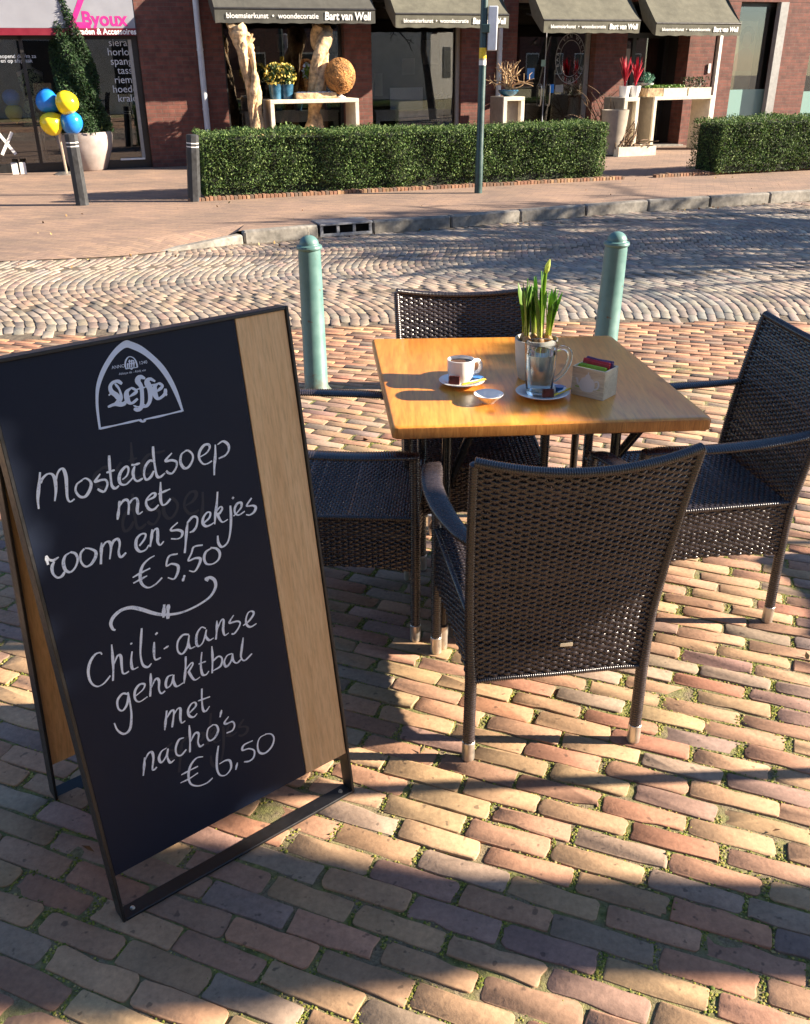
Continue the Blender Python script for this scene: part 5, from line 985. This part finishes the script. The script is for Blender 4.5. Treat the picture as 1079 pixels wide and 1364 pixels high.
x, z = FP(28, 130, .9); lb(MB(), x-.5, x-.45, .9, 1.4, .12, 1.2).build('shelf', M['greige'], js, smooth=False)
# mannequin in the window
s_, _ = FP(45, 130, .6); mn = front('mannequin', 'headless ivory mannequin in a black and yellow print dress in the left shop window', 'mannequin', s_, .6, .12)
zs = FP(43, 92, .6)[1]-.12; zh_ = FP(43, 168, .6)[1]-.12
def ell(m, prof, n=20):
    prof = np.array(prof); th = np.arange(n)*2*np.pi/n; V = np.stack([prof[:, :1]*np.cos(th), prof[:, 1:2]*np.sin(th), np.repeat(prof[:, 2:], n, 1)], -1); i = np.arange(len(prof)-1)[:, None]*n; j = np.arange(n)[None]; k = (j+1) % n; return m.add(V.reshape(-1, 3), np.stack([i+j, i+k, i+n+k, i+n+j], -1).reshape(-1, 4))
ell(MB(), [(.001, .001, zs+.16), (.05, .05, zs+.15), (.055, .055, zs+.04), (.11, .08, zs+.0), (.215, .105, zs-.05), (.20, .12, zs-.14), (.17, .12, zs-.2)]).build('torso', M['skin_tone'], mn); ell(MB(), [(.10, .085, zs+.005), (.20, .11, zs-.06), (.205, .14, zs-.2), (.165, .115, zs-.42), (.215, .14, zs-.62), (.24, .16, zh_)]).build('dress', M['dress'], mn); MB().lathe([(.17, 0), (.17, .015), (.02, .03), (.018, zh_+.1)], n=16).build('stand', M['brass'], mn)
# planter and conifer
pb_ = G(119, 226); pl_ = thing('planter', 'large tapered taupe planter under the conifer by the left shop', 'planter', pb_); rt_ = 62/ (F/ np.linalg.norm(pb_-CAM))/2
hpl = YP(125, 175, pb_[1])[2]; MB().lathe([(.001, 0), (rt_*.62, 0), (rt_*.68, .02), (rt_*.95, hpl*.55), (rt_*1.03, hpl*.9), (rt_*1.0, hpl), (rt_*.9, hpl), (rt_*.88, hpl-.08), (.001, hpl-.08)], n=32).build('body', M['planter'], pl_)
cf = thing('conifer', 'slim dark green conical conifer growing in the taupe planter', 'conifer', pb_+np.array([0, 0, hpl-.08])); hc = 3.4; n = 34000; z = (1-rng.random(n)**.62)*hc; a = rng.uniform(0, 6.28, n); rad = (hc-z)/hc*.38+.05; rr = rad*(.62+.42*rng.random(n)**.5)*(1+.16*np.sin(a*5+z*7)); lean = (-.05/hc)*z
P = np.stack([rr*np.cos(a)+lean, rr*np.sin(a), z+.06], -1); m = MB(); leaves(m, P, .034, gcol(n, [(30, 56, 28), (42, 72, 36), (56, 86, 44), (24, 46, 24)], .22), asp=.3); m.build('crown', M['hedge'], cf, smooth=False); MB().tube([(0, 0, 0), (-.03, 0, hc*.5), (-.1, 0, hc*.9)], [.05, .03, .008], 8).build('trunk', M['bark'], cf)
m = MB(); n = 60; P = np.stack([rng.normal(.28, .05, n), rng.normal(-.1, .06, n), rng.uniform(0, .16, n)], -1); leaves(m, P, .04, gcol(n, [(190, 180, 120), (130, 150, 70)], .2)); m.build('underplanting', M['plant'], cf, smooth=False)
# balloon stands
def stand(label, base, tops, z): 
    o = thing('balloon_stand', label, 'stand', base, 0, 'balloon stands'); MB().lathe([(.001, 0), (.20, 0), (.20, .012), (.16, .03), (.02, .045), (.001, .045)], n=24).build('foot', M['alu'], o); MB().tube([(0, 0, .04), (-.02, 0, z*.6), (tops[0], tops[1], z)], .022, 8).build('pole', M['brass'], o)
bs = G(89, 232); t0_ = YP(80, 152, bs[1]); stand('pale balloon pole in front, holding the cluster of four balloons', bs, (t0_-bs)[:2], t0_[2])
bs2 = G(66, 220); t2_ = YP(56, 140, bs2[1]); stand('pale balloon pole nearer the window, behind the front balloon pole', bs2, (t2_-bs2)[:2], t2_[2])
def balloon(label, px, py, off, mt, r, dirp):
    c = YP(px, py, off); o = thing('balloon', label, 'balloon', c, 0, 'blue and yellow balloons'); d = np.array(dirp, float); d /= np.linalg.norm(d); q = Vector(d).to_track_quat('Z', 'Y'); o.rotation_euler = q.to_euler()
    MB().lathe([(.0005, -1.16*r), (.018, -1.14*r), (.010, -1.08*r), (.20*r, -.98*r), (.55*r, -.72*r), (.85*r, -.32*r), (.98*r, .12*r), (.93*r, .45*r), (.70*r, .76*r), (.36*r, .95*r), (.0005, 1.0*r)], n=24).build('skin', M[mt], o)
rb_ = 13.2/(F/np.linalg.norm(bs-CAM)); y_ = bs[1]
for label, px, py, mt, d in (('blue balloon at the upper left of the cluster', 64, 136, 'balloon_b', (-.7, -.3, .6)), ('yellow balloon at the upper right of the cluster', 88.5, 138, 'balloon_y', (.5, -.3, .7)), ('yellow balloon at the lower left of the cluster', 69.5, 164, 'balloon_y', (-.6, -.4, -.5)), ('blue balloon at the lower right of the cluster', 94, 163, 'balloon_b', (.8, -.3, -.4))): balloon(label, px, py, y_-(.08 if mt == 'balloon_y' else 0), mt, rb_, d)
for label, px, py, mt in (('blue balloon half hidden behind the shop glass', 15, 131, 'balloon_b'), ('yellow balloon low behind the shop glass', 19, 151, 'balloon_y')): s_, z_ = FP(px, py, .5); P = SP(s_, .5, z_); balloon(label, px, py, P[1], mt, .15, (0, -.3, .9))
x, z = FP(9, 192, -.02); m = MB()
for sg in (-1, 1): m.box((x, .13, z), (.05, .008, .42), Matrix.Rotation(R(32*sg), 3, 'Y'))
m.build('window_letter', M['text_white'], js, smooth=False)
for px, py in ((17, 210), (28, 210)): s_, z_ = FP(px, py, -.3); o = front('price_card', 'small white card standing at the foot of the left shop window', 'card', s_, -.25, 0., 'small white cards'); MB().box((0, 0, .10), (.10, .02, .19), bev=.003).build('card', M['white'], o)

# ================================================================== OUTSIDE THE FRAME (shade, reflections)
def tree(label, base, h, seed, crown=None, n0=9, spread=.75, r0=.14, twig=1.):
    rg = np.random.default_rng(seed); o = thing('street_tree', label, 'tree', base, 0, 'bare street trees'); m = MB(); mt_ = MB()
    def grow(p, d, L_, r, lv):
        P = [p]
        for q in range(4): d = d+rg.normal(0, .10+.05*lv, 3)+np.array([0, 0, .03]); d /= np.linalg.norm(d); p = p+d*L_/4; P.append(p)
        (m if lv < 2 else mt_).tube(P, np.linspace(r, r*.62, 5)*(1.5 if lv > 2 else 1), 8 if lv < 2 else 4, caps=False)
        if lv >= 4: return
        for q in range([n0, 4, 4, 4][lv] if lv else n0):
            i = rg.integers(2, 5) if lv else 4; a = rg.normal(0, 1, 3); a /= np.linalg.norm(a); d2 = d*rg.uniform(.5, .9)+a*spread; d2 /= np.linalg.norm(d2); grow(P[i], d2, L_*(.62 if lv else .55)*rg.uniform(.7, 1.1), r*.52, lv+1)
    grow(np.zeros(3), np.array([0, 0, 1.]), h*.42, r0, 0); m.build('trunk', M['bark'], o); mt_.build('twigs', M['bark'], o); return o
for i, (label, x, y, h, sd_, r_) in enumerate((('bare street tree on the far pavement nearest the flower shop', 14., 10.6, 8., 11, .16), ('bare street tree beyond the right edge by the road', 12., 7.9, 7., 12, .13), ('bare street tree farthest along the road', 21., 12.5, 9., 13, .17), ('bare street tree leaning over the road before the second shop', 9.5, 9.6, 6.5, 15, .14), ('bare street tree close to the terrace side of the road', 15.5, 8.6, 8.5, 16, .15), ('bare street tree at the far corner of the pavement', 26., 16.0, 9., 14, .18))): tree(label, (x, y, 0), h, sd_, r0=r_)
# added evergreen, unseen; crown lobes shaped to shade the chalkboard and foreground
et = thing('shade_evergreen', 'unseen young evergreen added right of the terrace, crown shaped to shade the chalkboard', 'tree', (5.0, 1.228, 0)); MB().tube([(0, -.04, 0), (0, -.04, 1.2), (.0, -.03, 2.3), (0, .25, 3.0)], [.137, .133, .126, .06], 14).build('trunk', M['bark'], et)
m = MB()
for ly, lz, lr in ((.34, 3.0, .34), (.36, 3.38, .31), (.27, 2.72, .27), (-.04, 2.58, .21), (-.08, 2.78, .17), (-.03, 2.36, .20), (-.04, 2.20, .16), (-.07, 2.45, .20), (-.05, 2.28, .17), (.48, 2.78, .22), (.16, 3.6, .14), (.50, 3.2, .26), (.36, 2.55, .20), (.50, 2.88, .27), (.12, 2.66, .16)):
    n = int(34000*lr*lr)+400; P = rng.normal(0, 1, (n, 3)); P /= np.linalg.norm(P, axis=1)[:, None]; P = P*(rng.random((n, 1))**.4)*np.array([.45, lr, lr])+np.array([rng.normal(0, .12), ly, lz]); leaves(m, P, .042, gcol(len(P), [(40, 66, 28), (58, 84, 36), (30, 52, 24)], .2))
m.build('crown', M['hedge'], et, smooth=False)
pt_ = thing('flat_shade_tree', 'small unseen tree added right of the terrace, flat crown shaped to shade the tabletop', 'tree', (6.6, 2.90, 0)); MB().tube([(0, 0, 0), (0, 0, 1.6), (0, -.05, 3.2)], [.035, .03, .025], 8).build('trunk', M['bark'], pt_)  # added out of view; flat crown placed to shade the table's right part
n = 5200; P = rng.uniform(-1, 1, (n, 3)); P = P[(P[:, :2]**2).sum(1) < 1]*np.array([.5, .47, .10])+np.array([0, -.30, 3.19]); m = MB(); leaves(m, P, .04, gcol(len(P), [(40, 66, 28), (58, 84, 36)], .2)); m.build('crown', M['hedge'], pt_, smooth=False)
fp_ = thing('shade_pole', 'slim leaning pole added right of the terrace to cast a thin shadow', 'pole', (2.4, 1.863, 0)); MB().tube([(0, 0, 0), (0, -.265, 1.5)], .021, 10).build('pole', M['black'], fp_); MB().lathe([(.001, 0), (.20, 0), (.20, .03), (.03, .05), (.001, .05)], n=20).build('foot', M['black'], fp_)  # unseen pole added to cast the thin bar of shadow on the paving
c5 = chair_copy('brown wicker armchair of the next table, beyond the right edge', (3.05, 2.62, 0), 88., 'wicker armchairs of the next table')
cb = thing('cafe_building', 'pale rendered café with tiled roof behind the viewer', 'building', (0, -2.3, 0)); m = MB(); lb(m, -16, 7, -6, 0, 0, 4.2); m.build('wall', M['house'], cb, smooth=False)
m = MB(); m.add([(-16.3, .35, 4.05), (7.3, .35, 4.05), (7.3, -3, 7.2), (-16.3, -3, 7.2), (7.3, -6.35, 4.05), (-16.3, -6.35, 4.05)], [[0, 1, 2, 3], [3, 2, 4, 5]]); m.build('roof', M['rooftile'], cb, smooth=False)
for x in (-13, -9.5, -6, -2.5, 1, 4.5): lb(MB(), x-.7, x+.7, .004, .03, .7, 2.5).build('window', M['frame'], cb, smooth=False)
ph_ = thing('pale_house', 'pale rendered house with an orange tiled roof across the side street', 'house', (22.5, -8.5, 0), R(-20)); m = MB(); lb(m, -3, 3, -3, 4, 0, 3.2); m.add([(-3, -3, 3.2), (3, -3, 3.2), (0, -3, 5.6), (-3, 4, 3.2), (3, 4, 3.2), (0, 4, 5.6)], [[0, 1, 2], [3, 5, 4]]); m.build('wall', M['house'], ph_, smooth=False)
m = MB(); m.add([(-2.9, -4.3, 2.95), (0, -4.3, 5.65), (0, 4.3, 5.65), (-2.9, 4.3, 2.95), (2.9, -4.3, 2.95), (2.9, 4.3, 2.95)], [[0, 1, 2, 3], [1, 4, 5, 2]]); m.build('roof', M['rooftile'], ph_, smooth=False)
for x in (-1.3, 1.2): lb(MB(), x-.4, x+.4, 4.0, 4.03, 1., 2.4).build('window', M['frame'], ph_, smooth=False)
for label, x, nw in (('dark brick terraced house behind the café, left one', 14, 5), ('dark brick terraced house behind the café, middle one', 32, 6), ('dark brick terraced house behind the café, right one', 52, 6)):
    o = thing('brick_house', label, 'house', (x, -13-(.12*x), 0), R(-4), 'terraced houses across the square'); m = MB(); lb(m, -9, 9, -7, 0, 0, 6.); m.build('wall', M['brick'], o, smooth=False); m = MB(); m.add([(-9.2, .4, 5.85), (9.2, .4, 5.85), (9.2, -3.5, 9.6), (-9.2, -3.5, 9.6), (9.2, -7.4, 5.85), (-9.2, -7.4, 5.85)], [[0, 1, 2, 3], [3, 2, 4, 5]]); m.build('roof', M['rooftile'], o, smooth=False)
    for k in range(nw):
        for z in (.8, 3.7): xx = -7.5+k*15/(nw-1); f = lb(MB(), xx-.75, xx+.75, .003, .04, z, z+1.5).build('window', M['white'], o, smooth=False); lb(MB(), xx-.66, xx+.66, .041, .05, z+.09, z+1.41).build('pane', M['frame'], f, smooth=False)
